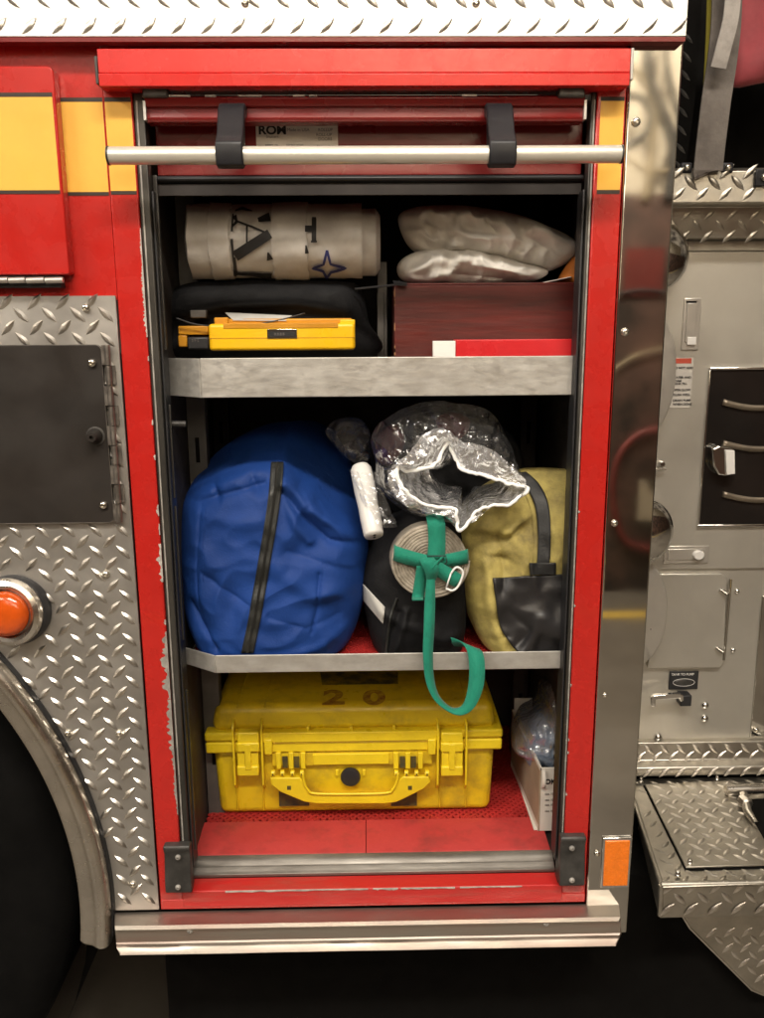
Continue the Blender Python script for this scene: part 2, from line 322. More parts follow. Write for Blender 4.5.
class Bag:
    """soft closed body: outline from the picture at plane Yc, bulging front and back"""
    def __init__(s, outline, Yc, df, db, p=3.0, q=2.0, creases=(), nz=0.006, nfreq=14, seed=0, rings=34, seg=110, ctr=None, lean=0.0, zmin=None, ridge=0.35, brk=None, bslope=1.0, ymin=None):
        pts = [P(a, b, Yc) for a, b in outline]; pts = smooth_path(pts, 8, True)
        s.zmin = zmin; s.ridge = ridge; s.brk = [P(a, b, Yc) for a, b in brk] if brk else None; s.bs = bslope; s.ymin = ymin
        # resample
        ln = [0]
        for i in range(len(pts)): ln.append(ln[-1]+(pts[(i+1) % len(pts)]-pts[i]).length)
        out = []
        for k in range(seg):
            t = ln[-1]*k/seg; i = max(j for j in range(len(pts)) if ln[j] <= t); f = (t-ln[i])/max(1e-9, ln[i+1]-ln[i])
            out.append(pts[i].lerp(pts[(i+1) % len(pts)], f))
        s.b = out; s.c = P(*ctr, Yc) if ctr else sum(out, Vector())/seg
        s.Yc = Yc; s.df = df; s.db = db; s.p = p; s.q = q; s.nz = nz; s.nf = nfreq; s.seed = seed; s.rings = rings; s.lean = lean
        s.cr = [([P(a, b, Yc) for a, b in pl], amp, w*PXL(Yc)) for pl, amp, w in creases]
        s.ang = [math.atan2((v-s.c).z, (v-s.c).x) for v in out]
    def back(s, x, z):
        if not s.brk: return 0
        k = s.brk
        if x <= k[0].x: zr = k[0].z
        elif x >= k[-1].x: zr = k[-1].z
        else:
            i = max(i for i in range(len(k)-1) if k[i].x <= x); f = (x-k[i].x)/(k[i+1].x-k[i].x); zr = k[i].z+(k[i+1].z-k[i].z)*f
        d = z-zr
        return s.bs*(math.sqrt(d*d+.00012)+d)/2
    def srad(s, x, z):
        a = math.atan2(z-s.c.z, x-s.c.x); best = 1e9; r = 1
        n = len(s.b)
        for i in range(n):
            p, q = s.b[i]-s.c, s.b[(i+1) % n]-s.c
            d = Vector((math.cos(a), math.sin(a)))
            den = d.x*(q.z-p.z)-d.y*(q.x-p.x)
            if abs(den) < 1e-12: continue
            t = (p.x*(q.z-p.z)-p.z*(q.x-p.x))/den; u = (p.x*d.y-p.z*d.x)/den
            if t > 0 and -1e-6 <= u <= 1.000001: return math.hypot(x-s.c.x, z-s.c.z)/t
        return 1
    def disp(s, x, z, r):
        d = 0
        for pl, amp, w in s.cr:
            m = 1e9
            for i in range(len(pl)-1):
                a, b = pl[i], pl[i+1]; vx, vz = b.x-a.x, b.z-a.z; L2 = vx*vx+vz*vz
                t = max(0, min(1, ((x-a.x)*vx+(z-a.z)*vz)/L2)); m = min(m, math.hypot(x-a.x-vx*t, z-a.z-vz*t))
            d += amp*math.exp(-(m/w)**2) if amp > 0 else amp*1.15*math.exp(-(m/w)*1.3)
        v = Vector((x*s.nf, s.seed*3.1, z*s.nf))
        d += s.nz*(noise.noise(v)+0.5*noise.noise(v*2.3)+s.ridge*(0.5-abs(noise.noise(v*1.3+Vector((5, 5, 5))+Vector((noise.noise(v*.7), 0, noise.noise(v*.7+Vector((9, 0, 0)))))*.8)*2)))
        return d*max(0, 1-r**6)
    def frontY(s, x, z, r=None):
        if r is None: r = min(1, s.srad(x, z))
        y = s.Yc-s.df*max(0, 1-r**s.p)**(1/s.q)-s.disp(x, z, r)+s.lean*(z-s.c.z)+s.back(x, z)
        if s.ymin is not None:
            d = y-s.ymin; y = s.ymin+(d+math.sqrt(d*d+.000008))/2
        return y
    def S(s, a, b, off=0.0):
        p = P(a, b, s.Yc-s.df*0.8); r = min(1, s.srad(p.x, p.z)); y = s.frontY(p.x, p.z, r)
        p = P(a, b, y-off); y = s.frontY(p.x, p.z); return P(a, b, y-off)
    def build(s, name, m, parent=None, smooth=True):
        rows = []; K = s.rings
        for k in range(K, -1, -1):
            t = k/K; t = 1-(1-t)**1.5
            rows.append([Vector((s.c.x+(v.x-s.c.x)*t, s.frontY(s.c.x+(v.x-s.c.x)*t, s.c.z+(v.z-s.c.z)*t, t), s.c.z+(v.z-s.c.z)*t)) for v in s.b])
        rows = rows[::-1]
        for k in range(9, -1, -1):
            t = k/10
            rows.append([Vector((s.c.x+(v.x-s.c.x)*t, s.Yc+s.db*(1-t**3)**.5+s.lean*(v.z-s.c.z)*t+s.back(v.x, v.z), s.c.z+(v.z-s.c.z)*t)) for v in s.b])
        if s.zmin is not None:
            for row in rows:
                for v in row:
                    if v.z < s.zmin+.012: v.z = s.zmin+.012*math.exp((v.z-s.zmin-.012)/.012)
        mb = MB(); mb.grid(rows, True)
        return mb.build(name, m, parent, smooth=smooth)

V = Vector
def surf_patch(bag, left, right, n, m, name, mt, parent, off=.002, solid=.0015, flat=False):
    L_ = [V((a, b, 0)) for a, b in left]; R_ = [V((a, b, 0)) for a, b in right]
    L_ = smooth_path(L_, 8) if not flat else [L_[0].lerp(L_[-1], i/16) for i in range(17)]
    R_ = smooth_path(R_, 8) if not flat else [R_[0].lerp(R_[-1], i/16) for i in range(17)]
    k_ = min(len(L_), len(R_)); rows = []
    for i in range(k_): rows.append([bag.S(*(L_[i].lerp(R_[i], j/n)).xy, off) for j in range(n+1)])
    return MB().grid(rows).build(name, mt, parent, smooth=True, solid=solid, soff=0)
XH, ZH, NY = V((1, 0, 0)), V((0, 0, 1)), V((0, -1, 0))
# ================================================================== THE TRUCK
truck = thing('fire_truck', 'red fire truck side with open roll-up locker, tread plate and stainless trim', 'fire truck', (0, 0, 0))
VPX, VPY = 406, 4375
def along(x, y, y2): return x+(VPX-x)*(y2-y)/(VPY-y)
xs = X(118, 320, 0)          # seam between body and door frame (left)
xi = X(146, 320, 0)          # inner edge of left door frame
xr = X(587, 330, 0)          # inner edge of right door frame
xo = X(613, 360, 0)          # outer edge of right door frame
xp = X(656, 480, -0.006)     # right edge of the corner pillar
zt = Z(300, 40, 0); zb = Z(380, 905, 0)      # top and bottom of body face
XL = -1.05
z_top = Z(380, -90, 0)
DEP = 0.62
# red body skin left of the door
sp = MB().box(XL, xs, 0.004, 0.03, Z(60, 300, 0), z_top).build('side_panel', 'red_paint', truck)
# top tread plate (leans out a little)
zp0 = Z(300, 36, -0.03); zp1 = Z(300, -75, -0.03); xpt = X(687, 20, -0.03)
mb = MB(); mb.profile([(-0.03, zp0), (-0.03, zp1), (0.0, zp1), (0.0, zp0+.004), (-0.026, zp0)], XL, xpt)
tp = mb.build('top_tread_plate', 'tread_bright', truck)
mb = MB(); pu = 29.6*PXL(-.03, 20)
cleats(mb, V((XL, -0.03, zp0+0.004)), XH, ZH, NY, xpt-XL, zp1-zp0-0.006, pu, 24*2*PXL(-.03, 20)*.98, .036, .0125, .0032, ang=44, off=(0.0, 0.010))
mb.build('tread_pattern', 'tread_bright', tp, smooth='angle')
for x in (245, 476): pscrew(x, 3, -0.03, 3.6, tp)
# small lip below the plate edge
mb = MB(); mb.box(XL, xpt, -0.029, -0.006, zp0-0.0075, zp0-0.001); mb.build('plate_edge', 'red_dark', tp)

# stripes on body
def stripe(x0, x1, ya, yb, Yf, parent, xr_=(None, None)):
    X0 = x0 if isinstance(x0, V) else x0
    za = Z(100, ya, Yf); zbb = Z(100, yb, Yf)
    y = MB().box(X0, x1, Yf-.0006, Yf+.0005, zbb, za).build('yellow_stripe', 'yellow_tape', parent)
    k = 0.0085
    MB().box(X0, x1, Yf-.0008, Yf+.0005, za+.0003, za+k-.002).build('stripe_border', 'black_tape', y); MB().box(X0, x1, Yf-.0008, Yf+.0005, zbb-k+.003, zbb-.0003).build('stripe_border', 'black_tape', y)
stripe(X(58, 145, 0.003), xs-.0015, 102, 192, 0.004, sp)
# left locker door (slides/hinges proud of the side)
mb = MB(); Yd = -0.022
pts = [(-160, 66), (44, 66), (50, 69), (52, 76), (70, 272), (68, 275), (-160, 275)]
x1 = X(61, 170, Yd); za = Z(30, 66, Yd); zc = Z(30, 275, Yd); rr = .008
o = [(XL, za), (x1-rr, za), (x1-rr*.3, za-rr*.3), (x1, za-rr), (x1, zc+.003), (x1-.003, zc), (XL, zc)]
mb.prism(o, Yd, 0.003)
ld = mb.build('locker_door', 'red_paint', truck, bev=.0025)
stripe(XL, X(56, 145, Yd), 97, 190, Yd, ld)
mb = MB(); hy = Yd-.004
for a, b in ((-130, -104), (-102, -76), (-74, -48), (-46, -20), (-18, 8), (9, 25), (26.5, 44), (45.5, 63)):
    mb.tube([P(a, 280.5, hy), P(b, 280, hy)], .0048, 12)
mb.build('door_hinge', 'satin_steel', ld, smooth='angle')
MB().box(XL, X(64, 281, 0), -.016, .003, Z(30, 288, 0), Z(30, 276, 0)).build('hinge_leaf', 'black_plastic', ld)

# door frame -------------------------------------------------------
df = MB()
df.box(xs+.0012, xi, 0.0, 0.05, zb, Z(120, 46, 0))
df.box(xr, xo, 0.0, 0.05, zb, Z(600, 46, 0))
frame = df.build('door_frame', 'red_paint', truck, bev=.0022)
stripe(xs+.003, xi-.002, 102, 191, 0.0, frame)
z0 = Z(600, 190, 0)
for (xa, xb) in ((X(599, 145, 0), xo-.003),):
    y = MB().box(xa, xb, -.0006, .0005, z0, Z(600, 101, 0)).build('yellow_stripe', 'yellow_tape', frame)
    MB().box(xa, xb, -.0008, .0005, Z(600, 101, 0)+.0003, Z(600, 97, 0)).build('stripe_border', 'black_tape', y); MB().box(xa, xb, -.0008, .0005, Z(600, 194, 0), z0-.0003).build('stripe_border', 'black_tape', y)
# chipped paint along the left inner edge
def chip(y0, y1, w0, w1, m='primer', n=None, side=-1, xe=None, tile=1.0):
    n = int((n or max(5, int((y1-y0)/3)))*2.2); xe = xi if xe is None else xe; mb = MB()
    L_ = []; z_a, z_b = Z(150, y0, 0), Z(150, y1, 0)
    for i in range(n+1):
        t = i/n; w = .72*(w0+(w1-w0)*t)*PXL()*(0.25+1.2*random.random()**1.3)*(math.sin(math.pi*min(.97, max(.03, t)))**.35)
        L_.append((xe+side*w*1.0, z_a+(z_b-z_a)*t))
    pts = [(xe-side*.0006, z_a)]+L_+[(xe-side*.0006, z_b)]
    mb.prism(pts, -.0005, .002); return mb.build('paint_chip', m, frame)
chip(228, 262, 1.2, 2.0, n=14); chip(262, 300, 2.2, 3.6, n=18); chip(300, 337, 4.2, 2.0, n=18)
chip(505, 516, 2.5, 2.5, m='primer'); chip(524, 535, 3, 3); chip(544, 582, 5.5, 5.5, m='primer', n=9)
chip(632, 699, 7, 10, m='bare_metal', n=18); chip(700, 770, 8, 4, m='bare_metal', n=18); chip(770, 815, 4.5, 2, m='bare_metal', n=12)
for yy, w in ((356, 1.5), (420, 1.5), (455, 1.8), (620, 2.0)): chip(yy, yy+5, w, w)
for yy in (690, 745, 758, 800, 515, 610): chip(yy, yy+2.2, 1.5, 1.5, side=1, xe=xr, n=4)

# header rail ------------------------------------------------------
Yh = -0.034
xh0, xh1 = X(98, 68, Yh), X(630.5, 64, Yh)
zh1, zh0 = Z(380, 48.5, Yh), Z(380, 86, Yh); zm = Z(380, 73, Yh)
mb = MB(); mb.profile([(Yh, zm+.001), (Yh, zh1), (0.02, zh1+.001), (0.02, zh0), (Yh-.001, zh0), (Yh-.002, zm-.001), (Yh+.0015, zm-.0005)], xh0, xh1)
hd = mb.build('header_rail', 'red_header', truck, bev=.0012)
MB().box(xh0-.005, xh0-.0005, Yh-.001, .01, Z(100, 84, Yh), Z(100, 56, Yh)).build('rail_end_cap', 'bracket_grey', hd, bev=.001)
MB().box(xh1+.0005, xh1+.005, Yh-.001, .0, Z(630, 80, Yh), Z(630, 48, Yh)).build('rail_end_cap', 'worn_aluminium', hd, bev=.001)
# behind header: red top strip
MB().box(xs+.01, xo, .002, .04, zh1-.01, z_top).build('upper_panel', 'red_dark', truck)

# roller door --------------------------------------------------------
rd = bpy.data.objects.new('roller_door', None); col.objects.link(rd); par(rd, truck)
Yr = 0.012
xd0, xd1 = X(150, 125, Yr), X(588, 125, Yr)
mb = MB()
zA, zB, zC, zD, zE = Z(370, 92, Yr), Z(370, 99, Yr-.01), Z(370, 108, Yr-.01), Z(370, 123, Yr-.01), Z(370, 174, Yr)
xl0, xl1 = X(145, 110, -.012), X(585, 106, -.012)
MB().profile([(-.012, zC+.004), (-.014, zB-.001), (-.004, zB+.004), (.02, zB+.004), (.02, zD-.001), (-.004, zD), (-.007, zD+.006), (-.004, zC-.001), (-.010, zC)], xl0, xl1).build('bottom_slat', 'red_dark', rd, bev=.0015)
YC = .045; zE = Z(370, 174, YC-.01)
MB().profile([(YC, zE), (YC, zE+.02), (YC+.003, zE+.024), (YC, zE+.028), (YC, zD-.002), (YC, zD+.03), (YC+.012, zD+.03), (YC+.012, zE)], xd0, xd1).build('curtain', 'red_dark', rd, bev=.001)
MB().profile([(YC-.010, zE-.002), (YC-.014, zE-.006), (YC-.012, zE-.010), (YC-.004, zE-.013), (YC+.014, zE-.013), (YC+.014, zE-.002)], xd0-.002, xd1+.002).build('door_seal', 'black_plastic', rd, bev=.0015)
MB().box(xd0, xd1, YC-.006, YC+.001, zE-.032, zE-.0145).build('seal_strip', 'liner', rd)
for (a, b, w) in ((157, 190, 0), (238, 262, 0), (293, 305, 0), (309, 317, 0), (462, 477, 0), (562, 577, 0), (205, 216, 0)):
    zz = zB+.0015
    MB().box(X(a, 100, -.014), X(b, 100, -.014), -.0146, -.009, zz-.0012-.0008*random.random(), zz+.0012).build('paint_chip', 'primer', rd)
MB().box(xl1-.001, xl1+.003, -.0125, .01, zD+.002, zC+.008).build('slat_end', 'worn_aluminium', rd)
MB().box(xl0-.003, xl0+.001, -.0125, .01, zD+.002, zC+.008).build('slat_end', 'worn_aluminium', rd)
for (a, b) in ((141, 168), (558, 586)):
    mb = MB(); k = (a+b)/2
    mb.pprism([(a, 97), (a+1, 88), (a+5, 84), (b-5, 83.5), (b-1, 88), (b, 97)], -.02, .0); mb.build('guide_block', 'bracket_grey', rd, bev=.003)
# lift bar
Yb = -0.062; rb = 8.6*PXL(Yb, 150)
lb = MB(); bz = Z(365, 155, Yb)
bx0, bx1 = X(109, 157, Yb), X(621, 153, Yb)
lb.lathe((bx0, Yb, bz), (1, 0, 0), [(rb*.98, 0), (rb, .001), (rb, bx1-bx0-.001), (rb*.98, bx1-bx0)], 28)
bar = lb.build('lift_bar', 'bar_aluminium', rd, smooth='angle')
for x, s in ((bx0, -1), (bx1, 1)):
    MB().lathe((x, Yb, bz), (s, 0, 0), [(rb*1.06, -.001), (rb*1.06, .002), (rb*.7, .0035)], 24).build('bar_cap', 'black_plastic', bar, smooth='angle')
for cx in (230.5, 501):
    x0, x1 = X(cx-13.5, 130, -.05), X(cx+13.5, 130, -.05)
    zt_, zb_ = Z(cx, 104, -.03), Z(cx, 167, -.06)
    prof = [(-.006, zt_+.004), (-.022, zt_+.003), (-.036, zt_-.006), (-.058, bz+rb+.022), (Yb-rb-.004, bz+rb+.003), (Yb-rb-.006, bz-.002), (Yb-rb-.002, bz-rb-.004), (Yb+.002, bz-rb-.006), (Yb+rb+.004, bz-rb), (Yb+rb+.006, bz+.004), (-.034, zt_-.030), (-.016, zt_-.016), (-.006, zt_-.016)]
    MB().profile(prof, x0, x1).build('bar_bracket', 'bracket_black', bar, bev=.003, seg=3)
# maker's label
YL0 = YC-.001
zl1, zl0 = Z(290, 124, YL0), Z(290, 152, YL0)
lx0, lx1 = X(256, 140, YL0), X(338, 140, YL0)
lab = MB().box(lx0, lx1, YL0+.0002, YL0+.003, zl0-.006, zl1-.0005).build('door_label', 'paper_label', rd, bev=.0006)
mm = PXL(YL0, 140)
text('ROM', 8.2*mm*1.35, (lx0+2.5*mm, YL0, zl1-.0005-9*mm), 'print_black', 'label_text', lab, bold=.0006, sx=1.15)
for (tx, sz, dx, dy) in (('Made in USA', 3.4, 31, 6.5), ('ROLLUP', 3.2, 62, 6.5), ('ROLL-UP', 3.2, 60, 11), ('DOORS', 3.2, 62, 15), ('Shutters', 3.0, 10, 12.5), ('corporation', 2.8, 30, 20), ('door systems', 2.8, 60, 21.5), ('patent no.', 2.6, 9, 20), ('interior', 2.6, 9, 24), ('model', 2.6, 36, 25), ('serial number', 2.6, 58, 25)):
    text(tx, sz*mm*1.25, (lx0+dx*mm, YL0, zl1-.0005-dy*mm), 'print_grey', 'label_text', lab)

# door tracks ------------------------------------------------------
zf = Z(380, 892, 0.0)
ztr = Z(380, 170, 0)
def track(sgn, xe, w):
    t = MB(); a, b = (xe, xe+sgn*w)
    t.box(min(a, b)+.0004, max(a, b), .004, .028, Z(170, 890, .004), Z(150, 92, 0))
    o = t.build('door_track', 'track_grey', truck, bev=.002)
    g = MB(); c = xe+sgn*w*.35; g.box(c-.0012, c+.0012, .0025, .006, Z(170, 880, .004), Z(150, 100, 0)); g.build('track_groove', 'bare_metal', o)
    e = MB(); c = xe+sgn*(w+.0028); e.box(c-.0018, c+.0018, .012, .05, Z(170, 870, .004), Z(150, 190, 0)); e.build('track_seal', 'black_plastic', o, bev=.001)
    return o
track(1, xi, .0175); track(-1, xr, .0088)
# left inner guide plates
for (y0, y1) in ((175, 350), (405, 498), (506, 640), (690, 850)):
    mb = MB(); xg = X(167, 420, .03)
    mb.box(xg, xg+.0015, .03, .055, Z(170, y1, .03), Z(170, y0, .03)); mb.box(xg, xg+.007, .0295, .031, Z(170, y1, .03), Z(170, y0, .03))
    mb.build('guide_plate', 'track_grey', truck, bev=.0008)
# bottom guide brackets
for (a, b, y0, y1, s) in ((162, 190, 848, 894, 1), (562, 586, 839, 887, -1)):
    mb = MB(); Yk = -.020
    zz1, zz0 = Z((a+b)/2, y0, Yk), Z((a+b)/2, y1, Yk); x0, x1 = X(a, 870, Yk), X(b, 866, Yk)
    mb.profile([(-.004, zz1), (Yk+.006, zz1), (Yk+.003, zz1-.006), (Yk+.010, zz1-.022), (Yk, zz0+.018), (Yk, zz0+.003), (Yk+.004, zz0), (.004, zz0), (.004, zz1)], x0+.003*s, x1)
    bk = mb.build('guide_bracket', 'bracket_grey', truck, bev=.0025)
    cxp = (a+b)/2+s*2
    pscrew(cxp, y0+9, Yk+.004, 3.2, bk, m='bare_metal'); pscrew(cxp, y1-7, Yk, 3.2, bk, m='bare_metal')

# sill ---------------------------------------------------------------
z_sill = Z(380, 888, -.002); z_thr = Z(380, 853, .07); zfl = z_thr-.002
mb = MB(); mb.profile([(-.002, zb+.004), (-.002, z_sill-.002), (.0005, z_sill), (.036, z_sill+.001), (.036, z_sill-.03), (.002, z_sill-.03), (.012, zb)], xi-.0, xr+.0)
sill = mb.build('door_sill', 'red_sill', truck, bev=.001)
MB().box(xs+.002, xo-.0005, -.001, .02, zb-.001, Z(380, 896, 0)).build('sill_lip', 'red_paint', sill, bev=.0015)
for (a, b, t) in ((225, 368, 1.3), (373, 398, 1.8), (401, 455, 1.2), (460, 522, 1.0)):
    mb = MB(); n = 16; pts = []; zc_ = z_sill-.001
    up = [(X(a+(b-a)*i/n, 887, -.002), zc_+.0002) for i in range(n+1)]; dn = [(X(a+(b-a)*i/n, 887, -.002), zc_-.0008-.0018*random.random()*t) for i in range(n, -1, -1)]
    mb.prism(up+dn, -.0032, -.001); mb.build('paint_scratch', 'primer', sill)
# threshold rail
mb = MB(); pr = []
zr0 = z_sill+.0005
mb.profile([(.037, zr0), (.035, zr0+.008), (.042, zr0+.011), (.047, zr0+.016), (.050, z_thr-.010), (.056, z_thr-.003), (.066, z_thr), (.072, z_thr), (.072, zr0)], xi+.006, xr-.006)
mb.build('threshold_rail', 'threshold_metal', truck, bev=.0015)
for zz in (z_sill,):
    pass
# compartment liner ---------------------------------------------------
xw0, xw1 = X(162, 350, .028), X(578, 400, .028)
xw0 -= .006; xw1 += .018
zc_top = Z(380, 120, .02)
li = MB()
li.box(xw0-.012, xw0-.001, .03, DEP, zfl-.02, zc_top+.02)
li.box(xw1+.001, xw1+.012, .03, DEP, zfl-.02, zc_top+.02)
li.box(xw0-.012, xw1+.012, DEP, DEP+.01, zfl-.02, zc_top+.02)
li.box(xw0-.012, xw1+.012, .026, DEP+.01, zc_top+.02, zc_top+.03)
li.box(xw0-.012, xw1+.012, .0735, DEP+.01, zfl-.03, zfl-.006)
li.build('compartment_liner', 'liner', truck)
# door curtain roll inside the top
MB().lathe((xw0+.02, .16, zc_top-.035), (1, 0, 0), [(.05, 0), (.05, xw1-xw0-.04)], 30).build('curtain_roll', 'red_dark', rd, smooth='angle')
# uprights inside
for (xx, y) in ((xw0+.019, .22), (xw0+.019, .50), (xw1-.022, .45)):
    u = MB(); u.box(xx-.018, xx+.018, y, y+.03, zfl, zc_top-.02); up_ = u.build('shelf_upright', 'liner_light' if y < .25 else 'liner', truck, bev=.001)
    for k in range(3):
        pz = zfl+.12+k*.33; 
        MB().box(xx-.004, xx+.004, y-.0006, y+.001, pz, pz+.05).build('slot', 'dark_void', up_)

# shelves --------------------------------------------------------------
Ys = 0.036
def shelf(ya, yb, xl, xc, xrr, m):
    zt_, zb_ = Z(380, ya, Ys), Z(380, yb, Ys); xm = (ya+yb)/2
    a, c, e = X(xl, xm, Ys+.045), X(xc, xm, Ys), X(xrr, xm, Ys)
    t = .003
    rt = bpy.data.objects.new('shelf', None); col.objects.link(rt); rt.location = (0, 0, zb_); par(rt, truck)
    MB().box(c+.0008, e, Ys, Ys+t, zb_, zt_).build('shelf_lip', m, rt, bev=.0014, seg=3)
    s2 = MB(); s2.slab([(a, Ys+.045, zb_+.001), (c-.0012, Ys+.0005, zb_), (c-.0012, Ys+.0005, zt_-.0005), (a, Ys+.045, zt_-.001)], V((.002, .003, 0)))
    s2.build('corner_lip', m, rt, bev=.001)
    mb = MB(); mb.tube([V((c-.0005, Ys+.001, zb_+.0005)), V((c-.0005, Ys+.001, zt_-.0008))], .0013, 8); mb.build('weld', m, rt, smooth='angle')
    mb = MB(); mb.slab([(a, Ys+.045, zb_+.001), (c, Ys+t, zb_+.001), (e, Ys+t, zb_+.001), (xw1-.001, DEP-.01, zb_+.001), (xw0+.001, DEP-.01, zb_+.001), (xw0+.001, Ys+.06, zb_+.001)], V((0, 0, .002)))
    mb.build('tray', m, rt)
    mb = MB(); mb.box(xw0+.001, a+.004, Ys+.03, Ys+.034, zb_-.003, zb_-.0005); mb.build('support', m, rt)
    return zt_, zb_
s1t, s1b = shelf(357, 396.5, 168, 200, 579, 'worn_aluminium')
s2t, s2b = shelf(653.5, 671, 185, 215, 567, 'worn_aluminium')
# latch pin beneath the first shelf
MB().tube([P(170, 424, .04), P(186, 424, .04)], .006, 12).build('shelf_pin', 'bracket_grey', truck, smooth='angle')

# left tread plate -----------------------------------------------------
Yt = -0.003
arc_px = [(0, 666), (48, 725), (74, 777), (93, 826), (102, 870), (108, 948)]
W_ = [P(a, b, -.02) for a, b in arc_px]
def circ(p, q, r):
    ax, ay, bx, by, cx, cy = p.x, p.z, q.x, q.z, r.x, r.z
    d = 2*(ax*(by-cy)+bx*(cy-ay)+cx*(ay-by))
    ux = ((ax*ax+ay*ay)*(by-cy)+(bx*bx+by*by)*(cy-ay)+(cx*cx+cy*cy)*(ay-by))/d
    uy = ((ax*ax+ay*ay)*(cx-bx)+(bx*bx+by*by)*(ax-cx)+(cx*cx+cy*cy)*(bx-ax))/d
    return ux, uy, math.hypot(ax-ux, ay-uy)
wcx, wcz, wr = circ(W_[0], W_[2], W_[5])
print('ARCH', wcx, wcz, wr)
zpl1 = Z(60, 296, Yt); zpl0 = Z(130, 910, Yt)
a0 = math.asin(max(-1, min(1, (zpl0-wcz)/wr)))
a1 = math.acos(max(-1, min(1, (XL-wcx)/wr))) if abs(XL-wcx) < wr else math.pi*.62
arc = [(wcx+(wr-.004)*math.cos(a0+(a1-a0)*i/40), wcz+(wr-.004)*math.sin(a0+(a1-a0)*i/40)) for i in range(41)]
mb = MB(); n = len(arc)
xe = xs-.0012
# strip quads between the arc and the far boundary
vs = []; fs = []
for i, (x, z) in enumerate(arc):
    vs += [(x, Yt, z), (x, Yt+.004, z)]
outer = []
for i, (x, z) in enumerate(arc):
    # project outward from arc centre onto plate rectangle
    dx, dz = x-wcx, z-wcz; t = 1e9
    if dx > 1e-9: t = min(t, (xe-wcx)/dx)
    if dz > 1e-9: t = min(t, (zpl1-wcz)/dz)
    if dx < -1e-9: t = min(t, (XL-.05-wcx)/dx)
    outer.append((max(XL-.05, min(xe, wcx+dx*t)), min(zpl1, max(zpl0, wcz+dz*t))))
rows_i = [V((x, Yt, z)) for x, z in arc]; rows_o = [V((x, Yt, z)) for x, z in outer]
rows_i[0].z = zpl0; rows_o[0] = V((xe, Yt, zpl0))
# insert exact corner (xe, zpl1)
for i in range(1, n):
    if abs(outer[i-1][0]-xe) < 1e-6 and outer[i][1] >= zpl1-1e-6 and outer[i][0] < xe-1e-6:
        rows_i.insert(i, rows_i[i-1].lerp(rows_i[i], .5)); rows_o.insert(i, V((xe, Yt, zpl1))); break
mb.grid([rows_i, rows_o])
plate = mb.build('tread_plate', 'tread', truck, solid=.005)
sg = 1
hx1, hz1, hz0 = X(107, 430, Yt), Z(60, 345, Yt), Z(60, 523, Yt)
mlx, mlz = X(13, 611, Yt), Z(13, 611, Yt)
o0 = V((XL-.02, Yt, zpl0))
def okp(a, b):
    x, z = o0.x+a, o0.z+b
    if x > xe-.008 or z > zpl1-.006 or z < zpl0+.008: return False
    if math.hypot(x-wcx, z-wcz) < wr+.010: return False
    if x < hx1+.004 and hz0-.004 < z < hz1+.004: return False
    if math.hypot(x-mlx, z-mlz) < .068: return False
    return True
sc = PXL(Yt, 600)
mb = MB(); cleats(mb, o0, XH, ZH, NY, xe-o0.x, zpl1-zpl0, 26.0*sc, 22.8*sc, .037, .0125, .0042, ok=okp, ang=46, off=(.008, .004))
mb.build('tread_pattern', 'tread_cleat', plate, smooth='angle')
for x, y in ((86, 308), (106, 574), (68, 733), (119, 733), (133, 884)):
    pscrew(x, y, Yt, 4, plate)

# black hatch -----------------------------------------------------------
mb = MB(); Yk = Yt-.010; r_ = .010
hx = X(107, 430, Yk); h1, h0 = Z(60, 345, Yk), Z(60, 523, Yk)
pts = [(XL-.03, h1)]+[(hx-r_+r_*math.sin(t), h1-r_+r_*math.cos(t)) for t in [math.pi/2*i/6 for i in range(7)]]+[(hx-r_+r_*math.cos(t), h0+r_-r_*math.sin(t)) for t in [math.pi/2*i/6 for i in range(7)]]+[(XL-.03, h0)]
mb.prism(pts, Yk, Yt-.001); hatch = mb.build('hatch_door', 'hatch_black', truck, bev=.0012)
# pale worn edge
mb = MB(); mb.tube([V((p[0]-.0003, Yk+.001, p[1])) for p in pts], .0009, 6); mb.build('hatch_edge', 'hinge_steel', hatch)
hxx = hx+.0095; segs = 9
for i in range(segs):
    za, zc_ = h1-(h1-h0)*i/segs-.0006, h1-(h1-h0)*(i+1)/segs+.0006
    mb = MB(); mb.tube([V((hxx, Yk+.001, za)), V((hxx, Yk+.001, zc_))], .0052, 12)
    if i % 2: mb.box(hxx+.002, hxx+.010, Yk+.006, Yk+.0075, zc_, za)
    else: mb.box(hxx-.009, hxx-.002, Yk-.0015, Yk+.001, zc_, za)
    if i == 0: hin = mb
    else: hin.add(mb.v, mb.f)
hin.build('hinge', 'hinge_steel', hatch, smooth='angle')
pscrew(92, 363, Yk, 4.2, hatch); pscrew(103.5, 505, Yk, 4.2, hatch)
c = P(95, 436, Yk)
MB().lathe(c, (0, -1, 0), [(.0135, 0), (.0135, .004), (.011, .010), (.009, .018), (.0075, .022), (.0035, .0222), (.003, .016)], 24).build('knob', 'hatch_black', hatch, smooth='angle')
MB().lathe(c+V((.001, -.0, 0)), (0, -1, 0), [(.016, -.001), (.016, .0015), (.0145, .002)], 24).build('knob_base', 'bracket_grey', hatch, smooth='angle')

